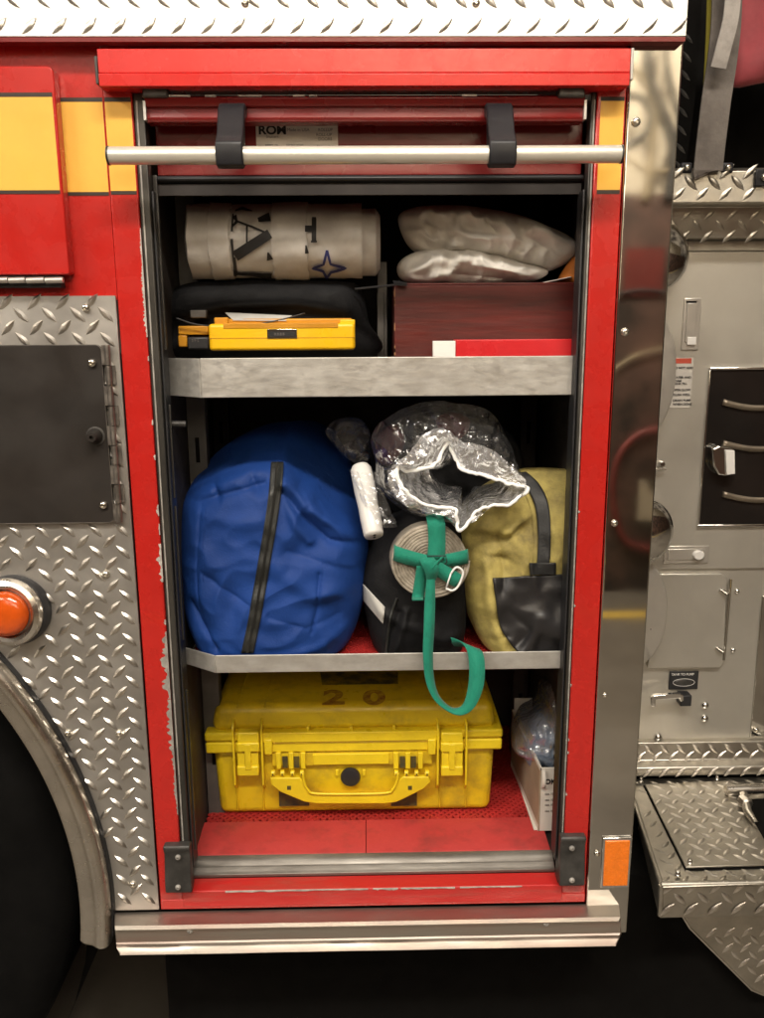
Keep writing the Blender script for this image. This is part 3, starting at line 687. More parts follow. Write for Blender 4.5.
# marker light ----------------------------------------------------------
ml = bpy.data.objects.new('marker_light', None); col.objects.link(ml); par(ml, truck)
c = P(11, 611, Yt-.01); k = PXL(-.02, 610)
axl = V((-.10, -1, .05)).normalized()
MB().lathe(c+V((.004, .008, 0)), axl, [(36*k, -.006), (36*k, .004), (34*k, .010), (30*k, .012)], 44).build('gasket', 'black_plastic', ml, smooth='angle')
MB().lathe(c, axl, [(34*k, 0), (34.5*k, .008), (33*k, .016), (29*k, .020), (25*k, .018), (23.5*k, .012), (23*k, .010)], 44).build('bezel', 'fender_steel', ml, smooth='angle')
lens = MB().lathe(c+axl*.010, axl, [(23*k, 0), (22.8*k, .010), (21*k, .017), (17*k, .022), (10*k, .025), (4*k, .026), (.001, .026)], 44).build('lens', 'amber_lens', ml, smooth=True)
MB().lathe(c+axl*.0095, axl, [(24.2*k, 0), (24.2*k, .0032), (22.9*k, .0038)], 44).build('lens_ring', 'hinge_steel', ml, smooth='angle')
for t in (1.75, -1.2):
    q = c+axl*.019+V((math.cos(t), 0, math.sin(t)))*28.8*k
    screw(q, .0026, ml, ax=axl)

# wheel arch ------------------------------------------------------------
prof = [(-.012, -.002), (-.002, -.016), (.006, -.031), (.004, -.040), (-.004, -.044), (-.016, -.040), (-.050, -.016), (-.062, -.004), (-.062, .03), (-.058, .03), (-.05, -.006), (-.016, -.030), (-.004, -.030), (-.002, .0)]
prof = [(.0025, -.003), (.004, -.014), (.001, -.026), (-.005, -.033), (-.013, -.035), (-.022, -.031), (-.030, -.026), (-.046, -.024), (-.054, -.020), (-.057, -.012), (-.058, .03), (-.054, .03), (-.052, -.010), (-.03, -.018), (-.012, -.022), (-.003, -.018), (-.002, .0)]
a_s = -0.02; rows = []
za_end = Z(90, 950, -.03)
a_s = math.asin(max(-1, min(1, (za_end+.008-wcz)/wr)))
N = 70
for i in range(N+1):
    t = a_s+(a1+.1-a_s)*i/N
    d = V((math.cos(t), 0, math.sin(t)))
    rows.append([V((wcx, 0, wcz))+d*(wr+r)+V((0, y, 0)) for r, y in prof])
# rounded lower end
e0 = rows[0]; rr2 = []
for s_, sh in ((.0, .0), (.0035, .0), (.0065, .12), (.0085, .28)):
    cen = sum(e0, V())/len(e0)
    rr2.append([p+V((0, 0, -s_))+(cen-p)*sh*V((1, .3, 0)).x for p in e0])
rows = rr2[::-1][:-1]+rows
mb = MB(); mb.grid(rows, True); mb.add(rows[0], [tuple(range(len(prof)))])
mb.build('wheel_arch_trim', 'fender_steel', truck, smooth='angle')
# gasket between plate and arch
rows = []
for i in range(N+1):
    t = a_s+.01+(a1+.1-a_s)*i/N; d = V((math.cos(t), 0, math.sin(t)))
    rows.append([V((wcx, 0, wcz))+d*(wr+r)+V((0, y, 0)) for r, y in ((-.01, -.004), (-.002, -.010), (.006, -.012), (.0085, -.004), (.007, .006), (-.01, .006))])
mb = MB(); mb.grid(rows, True); mb.build('arch_gasket', 'black_plastic', truck, smooth='angle')
# wheel well liner
rows = []
for i in range(31):
    t = -.5+(math.pi+1.0)*i/30; d = V((math.cos(t), 0, math.sin(t)))
    rows.append([V((wcx, 0, wcz))+d*(wr-.05)+V((0, y, 0)) for y in (.02, .9)])
mb = MB(); mb.grid(rows); mb.add([(wcx-1.0, .9, wcz-.7), (wcx+1.0, .9, wcz-.7), (wcx+1.0, .9, wcz+1.0), (wcx-1.0, .9, wcz+1.0)], [(0, 1, 2, 3)])
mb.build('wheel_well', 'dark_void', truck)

R_t = wr-.10
MB().lathe((wcx, .04, wcz-.02), (0, 1, 0), [(R_t*.52, .035), (R_t*.60, .012), (R_t*.80, 0), (R_t*.93, .012), (R_t*.985, .04), (R_t, .07), (R_t, .29), (R_t*.97, .32)], 80).build('tyre', 'tyre_rubber', truck, smooth='angle')
# rub rail -----------------------------------------------------------------
yA = Z(370, 909, -.004); y1_, y2_, y3_, y4_ = Z(370, 927, -.05), Z(370, 938, -.043), Z(370, 943, -.047), Z(370, 951, -.056)
xL0, xR0 = X(113, 915, -.01), X(620, 905, -.01)
prof = [(-.001, yA), (-.004, yA+.0005), (-.046, Z(370, 921.5, -.046)), (-.050, y1_+.003), (-.049, y1_), (-.0435, y1_-.002), (-.0425, y2_), (-.0455, y2_-.002), (-.047, y3_), (-.0475, y3_-.0005), (-.053, y4_+.003), (-.055, y4_), (-.050, y4_-.001), (-.03, y3_-.004), (-.002, y3_)]
n = len(prof)
rows = []
K = 60
def endoff(p): return -p[0]
for i in range(K+1):
    t = i/K; row = []
    for (y, z) in prof:
        # ends cut at an angle
        x0 = xL0+(-y)*0.30; x1 = xR0-(-y-.035)*0.9*(1 if -y > .035 else 0)
        if y4_-.002 <= z <= y4_+.004: x0 = xL0+.022; x1 = xR0-.018
        x = x0+(x1-x0)*t
        dz = .0006*noise.noise(V((x*9, y*40, 1)))+(.0012*noise.noise(V((x*6, 3, 2))) if z < y3_ else 0)
        row.append(V((x, y, z+dz)))
    rows.append(row)
mb = MB(); mb.grid(rows, True); mb.add(rows[0], [tuple(range(n))]); mb.add(rows[-1], [tuple(range(n))[::-1]])
rail = mb.build('rub_rail', 'rail_aluminium', truck, smooth='angle')
for x, y in ((190, 929), (546, 922)):
    screw(P(x, y+1, -.0435), .0062, rail, m='bare_metal')
    
# under body
xq1_ = X(900, 900, .12)
MB().box(xs-.03, xq1_, .12, .9, .12, zb-.03).build('underbody_shade', 'dark_void', truck)  # near-black block standing in for the shade under the truck
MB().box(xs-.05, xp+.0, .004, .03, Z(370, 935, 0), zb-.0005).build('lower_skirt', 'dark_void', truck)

# corner pillar ---------------------------------------------------------------
Yp = -.006
mb = MB(); zpb = Z(632, 933, Yp); zpt = Z(680, 36, Yp)+.03
mb.box(xo+.0008, xp, Yp, .40, zpb, zpt)
pil = mb.build('corner_pillar', 'stainless', truck, bev=.003, seg=3)
for x, y, r in ((636, 122, 4.2), (625, 332, 4), (614.5, 523, 3.6), (605, 695, 2.6), (597, 853, 3.6)):
    pscrew(x, y, Yp, r, pil)
ref = MB().pbox(602, 838, 631, 888, Yp-.005, Yp-.0005).build('reflector_frame', 'chrome', pil, bev=.0015)
MB().pbox(604.5, 841.5, 629, 886, Yp-.0075, Yp-.004).build('reflector_lens', 'amber_reflector', pil, bev=.001)

# pump panel (set back, right of the pillar) -----------------------------------
YP = 0.42
def PP(x, y, d=0): return P(x, y, YP-d)
xq0, xq1 = xp-.10, X(900, 500, YP)
panel = MB().box(xq0, xq1, YP, YP+.01, Z(700, 742, YP), Z(700, 568, YP)-.002).build('pump_panel', 'panel_steel', truck)
MB().box(xq0, xq1, YP-.006, YP+.01, Z(700, 568, YP)-.0005, Z(700, 252, YP)).build('upper_pump_panel', 'panel_steel', truck, bev=.001)
MB().box(xq0, xq1, YP-.010, YP+.01, Z(700, 251, YP-.01), Z(700, 241, YP-.01)).build('panel_trim', 'panel_steel', truck, bev=.002)
# right lower separate panel
MB().pprism([(763, 596), (800, 596), (800, 745), (750, 745)], YP-.006, YP).build('side_door', 'stainless', panel, bev=.001)
pscrew(756, 730, YP-.006, 3, panel)
# capped inlets seen past the pillar edge
def disc(cx, cy, rpx, prof, m, name, base, sx=1.0):
    c = P(cx, cy, base); k = PXL(base)*1.0
    k = (P(cx+rpx, cy, base)-c).length/rpx
    return MB().lathe(c, (0, -1, 0), [(r*rpx*k, h) for r, h in prof], 64, sx=sx).build(name, m, truck, smooth='angle')
disc(653, 258, 33, [(.9, -.03), (1, 0), (1, .03), (.97, .04), (.8, .05), (.3, .055), (.001, .056)], 'chrome', 'inlet_cap', YP-.04, sx=.9)
disc(641, 375, 66, [(.94, -.05), (.94, -.01), (1, -.008), (1.0, .004), (.96, .008), (.5, .012), (.001, .012)], 'satin_steel', 'inlet_flange', YP-.045, sx=.52)
disc(638, 528, 33.5, [(.9, -.03), (1, 0), (1, .03), (.97, .04), (.8, .05), (.3, .055), (.001, .056)], 'chrome', 'inlet_cap', YP-.04, sx=.9)
disc(638, 613, 55, [(.94, -.05), (.94, -.01), (1, -.008), (1.0, .004), (.96, .008), (.5, .012), (.001, .012)], 'satin_steel', 'inlet_flange', YP-.045, sx=.52)
MB().tube([PP(640, 470, .02), PP(666, 469, .02)], .0028, 12).build('pull_rod', 'chrome', truck, smooth='angle')
MB().lathe(PP(660, 463, .0), (0, -1, 0), [(.007, 0), (.007, .016), (.005, .02)], 18).build('rod_end', 'chrome', truck, smooth='angle')
# paddle latches
def latch(x0, y0, x1, y1, horiz):
    b = MB().pbox(x0, y0, x1, y1, YP-.0095, YP-.006).build('latch', 'satin_steel', truck, bev=.002, seg=3)
    if horiz:
        MB().pbox(x0+4, y0+3, x1-4, y1-3.5, YP-.0115, YP-.009).build('latch_paddle', 'satin_steel', b, bev=.001)
        MB().lathe(PP(x1-11, (y0+y1)/2, .011), (0, -1, 0), [(.011, 0), (.011, .006), (.009, .009)], 20, sx=1.2).build('latch_lock', 'plastic_white', b, smooth='angle')
    else:
        MB().pbox(x0+3.5, y0+5, x1-3.5, y1-8, YP-.0125, YP-.009).build('latch_paddle', 'satin_steel', b, bev=.001)
        MB().pbox(x0+4.5, y0+39, x1-4, y1-5, YP-.0145, YP-.012).build('latch_lock', 'plastic_white', b, bev=.004)
        MB().pbox(x0+3.5, y0+3, x1-3.5, y0+5, YP-.0100, YP-.009).build('latch_slot', 'dark_void', b)
latch(683, 298, 700.5, 350, False)
latch(664, 546, 709, 563.5, True)
# warning sign
sgn_ = MB().pbox(671, 358, 692, 408, YP-.0072, YP-.0058).build('warning_sign', 'sign_grey', truck, bev=.0004)
MB().pbox(671, 358.3, 691.7, 363.5, YP-.0076, YP-.006).build('sign_header', 'sign_red', sgn_)
k = PXL(YP-.007)
for (y, tx, b, sz) in ((369, 'DO NOT ADD', 0.0002, 3.2), (378.5, 'WATER AND', .0002, 3.2), (382, 'FOAM', .0002, 3.2), (384.8, 'TANK FILL', .0002, 3.2), (391, 'OPEN SLOW', .0002, 3.2), (395.8, 'FLUSH WELL', .0002, 3.2), (401.5, 'DRAIN PUMP', .0002, 3.2), (405.3, 'WHEN DONE', .0002, 3.2)):
    text(tx, sz*k*.95, P(673, y, YP-.0079), 'print_black', 'sign_text', sgn_, bold=b*.5, sx=1.0)
# dark glass gauge window
xg0, xg1 = X(704, 440, YP-.012), X(830, 440, YP-.012); zg1, zg0 = Z(730, 367, YP-.012), Z(730, 527, YP-.012)
gw = bpy.data.objects.new('panel_window', None); col.objects.link(gw); par(gw, truck)
fr = MB(); w = .006
fr.box(xg0, xg1, YP-.016, YP-.006, zg1-w, zg1); fr.box(xg0, xg1, YP-.014, YP-.006, zg0, zg0+w*1.1)
fr.box(xg0, xg0+w*.8, YP-.014, YP-.006, zg0+w*1.1+.0003, zg1-w-.0003); fr.build('window_frame', 'chrome', gw, bev=.002, seg=3)
MB().box(xg0+w*.8+.0003, xg1, YP-.0105, YP-.006, zg0+w*1.1, zg1-w).build('window_pane', 'window_dark', gw)
hb = MB(); c = P(722, 459, YP-.03)
hb.pprism([(713, 449), (719, 446), (731, 447.5), (734.5, 450), (735.5, 474), (726, 476), (719, 475), (714, 466)], YP-.035, YP-.012); hn = hb.build('window_latch', 'chrome', gw, bev=.003, seg=3)
hb = MB(); hb.pprism([(726, 450), (735, 450.5), (735.5, 474), (727, 475)], YP-.040, YP-.036); hb.build('latch_face', 'plastic_white', hn, bev=.001)
for (cy, rx) in ((405, 0), (446, 0), (497, 0)):  # curved strips laid on the pane as painted reflections
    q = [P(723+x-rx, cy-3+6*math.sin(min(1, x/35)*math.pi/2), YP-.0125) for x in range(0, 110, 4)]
    MB().ribbon(q, [.013]*len(q)).build('reflection_arc', 'reflection_brown', gw, smooth=True, solid=.003)
# lower access plate with hinge
lp = MB(); lp.pprism([(655, 574), (722, 574), (727, 578), (724.5, 662), (720, 668), (648, 668)], YP-.012, YP-.001); lpo = lp.build('access_plate', 'panel_steel', panel, bev=.0015)
lp.v = []; lp.f = []
MB().tube([PP(731, 579, .012), PP(724, 660, .012)], .0036, 10).build('hinge_rod', 'stainless', panel, smooth='angle')
for (x, y) in ((725, 592), (721, 650)):
    MB().tube([PP(x-5, y-3, .014), PP(x+2, y+2, .020)], [.004, .006], 12).build('wing_bolt', 'chrome', panel, smooth='angle')
for (x, y, r) in ((737, 591, 3), (733, 650, 3), (705, 705, 4.6), (704.5, 718, 4.6), (658, 737, 4.6)):
    MB().lathe(PP(x, y, 0), (0, -1, 0), [(r*k, 0), (r*k*.9, r*k*.5), (r*k*.5, r*k*.85), (.0001, r*k*.95)], 16).build('rivet', 'chrome', panel, smooth=True)
# small black placard
pc = MB().pbox(669.5, 671.5, 698.5, 689.5, YP-.004, YP-.0005).build('placard', 'black_plastic', panel, bev=.001)
text('TANK TO PUMP', 3.6*k, P(671.5, 675.6, YP-.0046), 'plastic_white', 'placard_text', pc, bold=.0001, sx=.93)
mb = MB(); cc = P(684, 682.5, YP-.0045); mb.tube([cc+V((math.cos(t)*11.5*k, 0, math.sin(t)*4.2*k)) for t in [2*math.pi*i/24 for i in range(24)]], .0006, 6, closed=True); mb.build('placard_ring', 'plastic_white', pc)
MB().lathe(cc+V((0, .0005, 0)), (0, -1, 0), [(3.4*k, 0), (3.0*k, .001)], 24, sx=2.8).build('placard_oval', 'bracket_grey', pc)
hd_ = MB(); hd_.box(P(676, 700, YP).x, P(687, 700, YP).x, YP-.03, YP-.001, Z(680, 701, YP), Z(680, 690.5, YP)); hnd = hd_.build('pull_handle_stem', 'black_plastic', panel, bev=.002)
mb = MB(); mb.pprism([(651, 698), (655, 695.5), (680, 694), (684, 696), (684, 701), (681, 702), (680, 698.5), (656, 700), (656, 707), (652, 707)], YP-.042, YP-.030); mb.build('pull_handle', 'chrome', panel, bev=.0015)
# upper recess with tread ledge, right of the pillar
mb = MB(); YL = YP-.07
zl1_ = Z(720, 168, YL); zl2 = Z(720, 203, YL-.03); zl3 = Z(720, 207, YL+.01); zl4 = Z(720, 238, YL+.02)
mb.profile([(YL+.30, zl1_), (YL, zl1_), (YL-.03, zl1_-.010), (YL-.034, zl2), (YL-.028, zl2-.003), (YL+.01, zl2-.002), (YL+.02, zl4), (YL+.30, zl4)], xq0, xq1)
ledge = mb.build('ledge_tread_plate', 'tread_step', truck, bev=.002)
mb = MB(); cleats(mb, V((xp-.03, YL-.0335, zl2+.003)), XH, ZH, NY, .7, zl1_-zl2-.012, .047, .042, .039, .0125, .0034, ang=46, off=(.01, .014))
v0 = V((0, .01, zl4-zl2+.002)).normalized()
cleats(mb, V((xp-.03, YL+.020, zl4+.004)), XH, V((0, -.01, (zl2-zl4))).normalized(), V((0, -1, -.15)).normalized(), .7, zl2-zl4-.008, .047, .042, .039, .0125, .0034, ang=46)
mb.build('tread_pattern', 'tread_step', ledge, smooth='angle')
for x in (686, 727):
    c = P(x, 168, YL-.03)
    MB().box(c.x-.012, c.x+.012, YL-.036, YL-.026, c.z-.010, c.z+.010).build('strap_plate', 'bracket_black', ledge, bev=.004)
    screw(c+V((0, -.006, 0)), .0062, ledge)
c = P(761, 178, YL-.034)
bp_ = MB().box(c.x-.013, c.x+.02, YL-.040, YL-.034, c.z-.016, c.z+.016).build('strap_plate', 'bracket_black', ledge, bev=.002); screw(c+V((.004, -.006, 0)), .0075, ledge)
# dark hose bed behind
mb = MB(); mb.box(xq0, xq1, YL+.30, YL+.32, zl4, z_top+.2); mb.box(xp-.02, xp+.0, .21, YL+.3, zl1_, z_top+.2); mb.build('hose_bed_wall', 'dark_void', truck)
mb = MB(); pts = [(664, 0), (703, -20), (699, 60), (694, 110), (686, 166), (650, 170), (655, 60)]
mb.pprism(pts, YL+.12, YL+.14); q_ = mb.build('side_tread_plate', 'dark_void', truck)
o1 = P(690, 170, YL+.119)
mb = MB(); cleats(mb, P(650, 175, YL+.12), XH, ZH, NY, .10, .30, .042, .036, .034, .009, .003, ang=46, ok=lambda a, b: a < .082-.05*(0) and a > .0 and a < .066)
mb.build('tread_pattern', 'bracket_grey', q_, smooth='angle')

# lower kick strip and running board --------------------------------------------
YK = YP-.02
z1k, z2k, z3k = Z(700, 742, YK), Z(700, 760, YK-.01), Z(700, 775, YK-.03)
mb = MB(); mb.profile([(YP+.02, z1k), (YK, z1k), (YK-.008, z2k), (YK-.030, z2k-.006), (YK-.034, z2k-.014), (YK-.032, z3k), (YP+.02, z3k)], xq0, xq1)
ks = mb.build('kick_strip', 'tread_step', truck, bev=.002)
mb = MB(); d = V((0, -.008, z2k-z1k)); cleats(mb, V((xp-.05, YK-.008, z2k+.002)), XH, -d.normalized(), V((0, -1, .1)).normalized(), .7, d.length-.004, .039, .036, .035, .0115, .003, ang=46, off=(0, .006))
cleats(mb, V((xp-.05, YK-.0345, z3k+.002)), XH, ZH, NY, .7, z2k-z3k-.014, .039, .036, .035, .0115, .003, ang=46, off=(0.01, .008))
mb.build('tread_pattern', 'tread_cleat', ks, smooth='angle')
zst = Z(700, 779, YK-.034)-.006
rb_ = bpy.data.objects.new('running_board', None); col.objects.link(rb_); par(rb_, truck)
A = [PZ(x, y, zst) for x, y in ((626, 779), (636, 800), (661, 884), (663, 887), (860, 880), (860, 775))]
Af = PZ(661, 884, zst); zsf = P(663, 920, Af.y-.004).z
mb = MB()
mb.slab(A, V((0, 0, -.004))); top = mb.build('board_top', 'tread_step', rb_, bev=.002)
fl = Af.copy(); fr_ = PZ(860, 880, zst)
mb = MB(); mb.slab([fl+V((0, -.001, -.0045)), fr_+V((0, -.001, -.0045)), V((fr_.x, fr_.y+.002, zsf)), V((fl.x+.004, fl.y+.002, zsf))], V((0, .004, 0)))
bl = PZ(626, 779, zst)
mb.slab([fl+V((-.001, 0.003, -.0045)), V((fl.x+.003, fl.y+.006, zsf)), V((bl.x+.010, bl.y, zst-.03)), bl+V((-.001, 0, -.0045))], V((.004, 0, 0)))
bf = mb.build('board_front', 'tread_step', rb_, bev=.001)
mb = MB(); mb.tube([fl+V((.001, .002, -.003)), fr_+V((0, .002, -.003))], .0065, 12); mb.tube([fl+V((.002, .002, -.003)), V((fl.x+.005, fl.y+.005, zsf+.004))], .0055, 12); mb.tube([fl+V((.002, .002, -.003)), bl+V((.003, 0, -.003))], .0055, 12)
mb.build('board_edge', 'tread_step', rb_, smooth='angle')
# cleats on top / front
ux = (fr_-fl).normalized()
def inside(poly, x, y):
    r = False; n = len(poly)
    for i in range(n):
        a, b = poly[i], poly[(i+1) % n]
        if (a.y > y) != (b.y > y) and x < (b.x-a.x)*(y-a.y)/(b.y-a.y)+a.x: r = not r
    return r
hp = [PZ(x, y, zst) for x, y in ((645, 787), (731, 783), (778, 867), (686, 870))]
ob = V((A[2].x-.0, fl.y+.012, zst))
def okt(a, b):
    x, y = ob.x-.1+a, ob.y+b
    sh = [A[i] for i in range(6)]
    m_ = all(inside(sh, x+dx, y+dy) for dx, dy in ((-.012, 0), (.012, 0), (0, -.004), (0, .01)))
    return m_ and not any(inside(hp, x+dx, y+dy) for dx, dy in ((-.01, 0), (.01, 0), (0, -.01), (0, .01)))
mb = MB(); cleats(mb, ob+V((-.1, 0, 0)), XH, V((0, 1, 0)), ZH, .7, .4, .038, .038, .034, .0115, .0030, ang=46, ok=okt)
mb.build('tread_pattern', 'tread_step', top, smooth='angle')
mb = MB(); cleats(mb, V((fl.x+.016, fl.y-.001, zsf+.004)), ux, ZH, V((0, -1, -.03)).normalized(), .5, zst-zsf-.014, .047, .047, .039, .0125, .0034, ang=46, off=(.0, .016))
mb.build('tread_pattern', 'tread_cleat', bf, smooth='angle')
hpl = MB(); hpl.slab([p+V((0, 0, .003)) for p in hp], V((0, 0, .004))); hpo = hpl.build('board_hatch', 'tread_step', rb_, bev=.001)
mb = MB(); mb.slab([(hp[i]+(hp[i]-sum(hp, V())/4).normalized()*.005)+V((0, 0, .0004)) for i in range(4)], V((0, 0, .0012))); mb.build('hatch_gap', 'dark_void', rb_)
zh_ = zst+.007
def okh(a, b):
    x, y = ob.x-.1+a, ob.y+b
    return all(inside(hp, x+dx, y+dy) for dx, dy in ((-.01, 0), (.01, 0), (0, -.008), (0, .008)))
mb = MB(); cleats(mb, V((ob.x-.1, ob.y, zh_)), XH, V((0, 1, 0)), ZH, .7, .4, .038, .038, .034, .0115, .0030, ang=46, ok=okh)
mb.build('tread_pattern', 'tread_cleat', hpo, smooth='angle')
for x, y in ((641, 782), (717, 780), (690, 864), (678, 876)):
    c = PZ(x, y, zst+.004); screw(c, .006, rb_, ax=(0, 0, 1))
    MB().lathe(c, (0, 0, 1), [(.0045, 0), (.0045, .009), (.003, .011)], 14).build('bolt', 'chrome', rb_, smooth='angle')
# pipe work to the right of the hatch
mb = MB(); mb.tube([PZ(726, 790, zst+.02), PZ(800, 788, zst+.02)], .012, 14); mb.tube([PZ(744, 795, zst+.02), PZ(748, 812, zst+.02), PZ(756, 824, zst+.012)], [.010, .009, .007], 12)
mb.lathe(PZ(745, 802, zst+.02), (0.2, -1, 0), [(.014, -.01), (.014, .01), (.010, .014)], 8)
mb.build('drain_valve', 'fender_steel', truck, smooth='angle')
MB().slab([PZ(736, 800, zst+.0022), PZ(830, 796, zst+.0022), PZ(830, 862, zst+.0022), PZ(770, 858, zst+.0022)], V((0, 0, .001))).build('board_recess', 'dark_void', rb_)
# hanging tread bracket below
mb = MB(); Yc_ = fl.y+.10
pts = [(676, 905), (690, 928), (752, 990), (764, 995), (840, 1005), (840, 900)]
mb.pprism(pts, Yc_, Yc_+.005); br = mb.build('step_bracket', 'tread_step', truck, bev=.0012)
poly = [V((P(a, b, Yc_).x, P(a, b, Yc_).z, 0)) for a, b in pts]
ob2 = P(670, 1010, Yc_)
mb = MB(); cleats(mb, ob2, XH, ZH, NY, .35, .2, .038, .038, .034, .0115, .0030, ang=46, ok=lambda a, b: all(inside(poly, ob2.x+a+dx, ob2.z+b+dy) for dx, dy in ((-.012, 0), (.012, 0), (0, -.012), (0, .012))))
mb.build('tread_pattern', 'tread_cleat', br, smooth='angle')
mb = MB(); mb.tube([P(a, b, Yc_-.001) for a, b in pts[:4]], .0022, 8); mb.build('bracket_edge', 'tread_cleat', br, smooth='angle')
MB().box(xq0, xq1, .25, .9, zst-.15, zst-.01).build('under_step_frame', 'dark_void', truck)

# ================================================================== straps at top right
def sewn_strap(path, w, label, m='strap_grey', name='webbing_strap', group=None, thread=True):
    pts = smooth_path([P(a, b, y) for a, b, y in path], 6)
    ww = [w*PXL(p.y) for p in pts]
    rb2 = MB().ribbon(pts, ww).build(name, m, None, solid=.004)
    tag(rb2, label, 'strap', group)
    if thread:
        for s in (-1, 1):
            q = [p+V((0, -.0026, 0))+(V((0, 1, 0)).cross((pts[min(len(pts)-1, i+1)]-pts[max(0, i-1)])).normalized())*s*ww[i]*.36 for i, p in enumerate(pts)]
            MB().tube(q, .0006, 5).build('stitching', 'strap_thread', rb2)
    return rb2
sewn_strap([(727, -30, YL-.02), (726, 20, YL-.018), (722, 60, YL-.02), (716, 100, YL-.026), (711, 140, YL-.036), (708, 168, YL-.042), (708, 172, YL-.044)], 27, 'grey stitched webbing strap bolted to the tread ledge at upper right')
sewn_strap([(734, -30, YL-.055), (731, 15, YL-.058), (724, 45, YL-.06), (718, 68, YL-.055)], 14, 'short pale worn strap end hanging over the stitched strap', m='strap_pale', thread=False)
sewn_strap([(712, -30, YL+.02), (710, 40, YL+.02), (706, 110, YL+.02), (700, 165, YL+.0)], 8, 'narrow dull yellow ribbon hanging behind the stitched grey strap', m='strap_yellow', thread=False)
cov = Bag([(730, -60), (728, 30), (728, 78), (735, 88), (770, 82), (850, 74), (860, -60)], YL+.06, .03, .02, p=6, nz=.008, nfreq=10, seed=4, rings=16, seg=60)
tag(cov.build('hose_bed_cover', 'maroon_cloth'), 'dusty red vinyl cover hanging beside the stitched strap at upper right', 'cover')

# ================================================================== MATS
def mat_lattice(x0, x1, y0, y1, z, pitch, name):
    mb = MB(); w = pitch*.34
    n = int((x1-x0+y1-y0)/pitch)
    for s in (1, -1):
        for i in range(n+1):
            # diagonal strips clipped to the rectangle
            if s > 0: c = x0-(y1-y0)+i*pitch; a = max(x0, c); b = min(x1, c+(y1-y0)); ya, yb = y0+(a-c), y0+(b-c)
            else: c = x0+i*pitch; a = min(x1, c); b = max(x0, c-(y1-y0)); ya, yb = y0+(c-a), y0+(c-b)
            if abs(a-b) < .004: continue
            A_, B_ = V((a, ya, z)), V((b, yb, z)); d = (B_-A_).normalized(); e = V((-d.y, d.x, 0))*w/2; h = V((0, 0, .0035 if s > 0 else .003))
            mb.add([A_-e, A_+e, B_+e, B_-e, A_-e+h, A_+e+h, B_+e+h, B_-e+h], [(0,1,2,3),(4,7,6,5),(0,4,5,1),(1,5,6,2),(2,6,7,3),(3,7,4,0)])
    return mb
fm = thing('floor_mat', 'red rubber grid mat with solid ramp edge on the locker floor', 'mat', (0, .1, zfl))
yf0 = .0745
ye = PZ(380, 820, zfl+.004).y
mb = mat_lattice(xw0+.002, xw1-.002, ye+.002, DEP-.01, zfl+.002, .016, 'x'); mb.box(xw0+.002, xw1-.002, ye+.002, DEP-.01, zfl-.005, zfl-.002)
mb.build('mat_grid', 'rubber_red_lattice', fm)
xsplit = X(366, 835, .1)
for a, b in ((xi+.008, xsplit-.0006), (xsplit+.0006, xr-.008)):
    mb = MB(); mb.profile([(yf0, zfl-.004), (yf0, zfl-.001), (yf0+.004, zfl+.0015), (ye-.01, zfl+.006), (ye, zfl+.0055), (ye, zfl-.004)], a, b)
    mb.build('ramp_edge', 'rubber_red', fm, bev=.0008)
mb = MB()   # interlocking teeth at the ramp's back edge
n = int((xw1-xw0)/.013)
for i in range(n): mb.box(xw0+.004+i*.013, xw0+.011+i*.013, ye+.0005, ye+.008, zfl, zfl+.0048)
mb.build('teeth', 'rubber_red_lattice', fm)
zsh = s2b+.004
mb = mat_lattice(xw0+.01, xw1-.004, Ys+.05, DEP-.02, zsh, .013, 'x')
mb.box(xw0+.01, xw1-.004, Ys+.05, DEP-.02, zsh-.0008, zsh+.0006)
tag(mb.build('shelf_mat', 'rubber_red_lattice'), 'red perforated rubber mat lying on the middle shelf', 'mat')

# ================================================================== TOP SHELF
zs1 = s1b+.004
# rolled white tarp with printed letters
tr = thing('rolled_tarp', 'rolled white tarp printed with large black letters and a navy star', 'tarp', P(285, 278, .2))
Yc_ = .17; cy_ = 241.5; rad = (Z(285, 204, Yc_)-Z(285, 279, Yc_))/2
cz = Z(285, 241.5, Yc_)
xa, xb, xcq = X(196, 241, Yc_), X(362, 241, Yc_), X(380, 241, Yc_)
def cyl(x, th, off=0):   # th = angle from front (towards camera), positive up
    w = 1+.035*noise.noise(V((x*22, math.cos(th)*1.3, math.sin(th)*1.3)))+.018*noise.noise(V((x*60, math.cos(th)*3, math.sin(th)*3)))
    sq = 1-.05*abs(math.sin(2*th))
    r = rad*w*sq+off
    return V((x, Yc_-r*math.cos(th), cz+r*math.sin(th)))
rows = []
for i in range(61):
    x = xa+(xb-xa)*i/60; row = []
    for j in range(72):
        th = 2*math.pi*j/72; p = cyl(x, th)
        if i == 0: p = p+V((-.006+.010*noise.noise(V((th*1.2, 3, 0))), 0, 0))
        row.append(p)
    rows.append(row)
end = [V((rows[0][0].x-.008, Yc_+(p.y-Yc_)*.55, cz+(p.z-cz)*.62)) for p in rows[0]]
end2 = [V((end[0].x+.012, Yc_+(p.y-Yc_)*.3, cz+(p.z-cz)*.3)) for p in rows[0]]
mb = MB(); mb.grid([end2, end]+rows, True); mb.add(rows[-1], [tuple(range(72))[::-1]]); mb.build('tarp_body', 'tarp_white', tr, smooth='angle')
mb = MB(); x = xb
rws = [[V((xx, Yc_+.006-r*math.cos(2*math.pi*j/48), cz-.002+r*math.sin(2*math.pi*j/48))) for j in range(48)] for xx, r in ((xb-.01, rad*.9), (xcq-.008, rad*.9), (xcq-.003, rad*.8), (xcq, rad*.72), (xcq-.006, rad*.62), (xcq-.006, rad*.01))]
mb.grid(rws, True); mb.build('inner_roll', 'tarp_white', tr, smooth='angle')
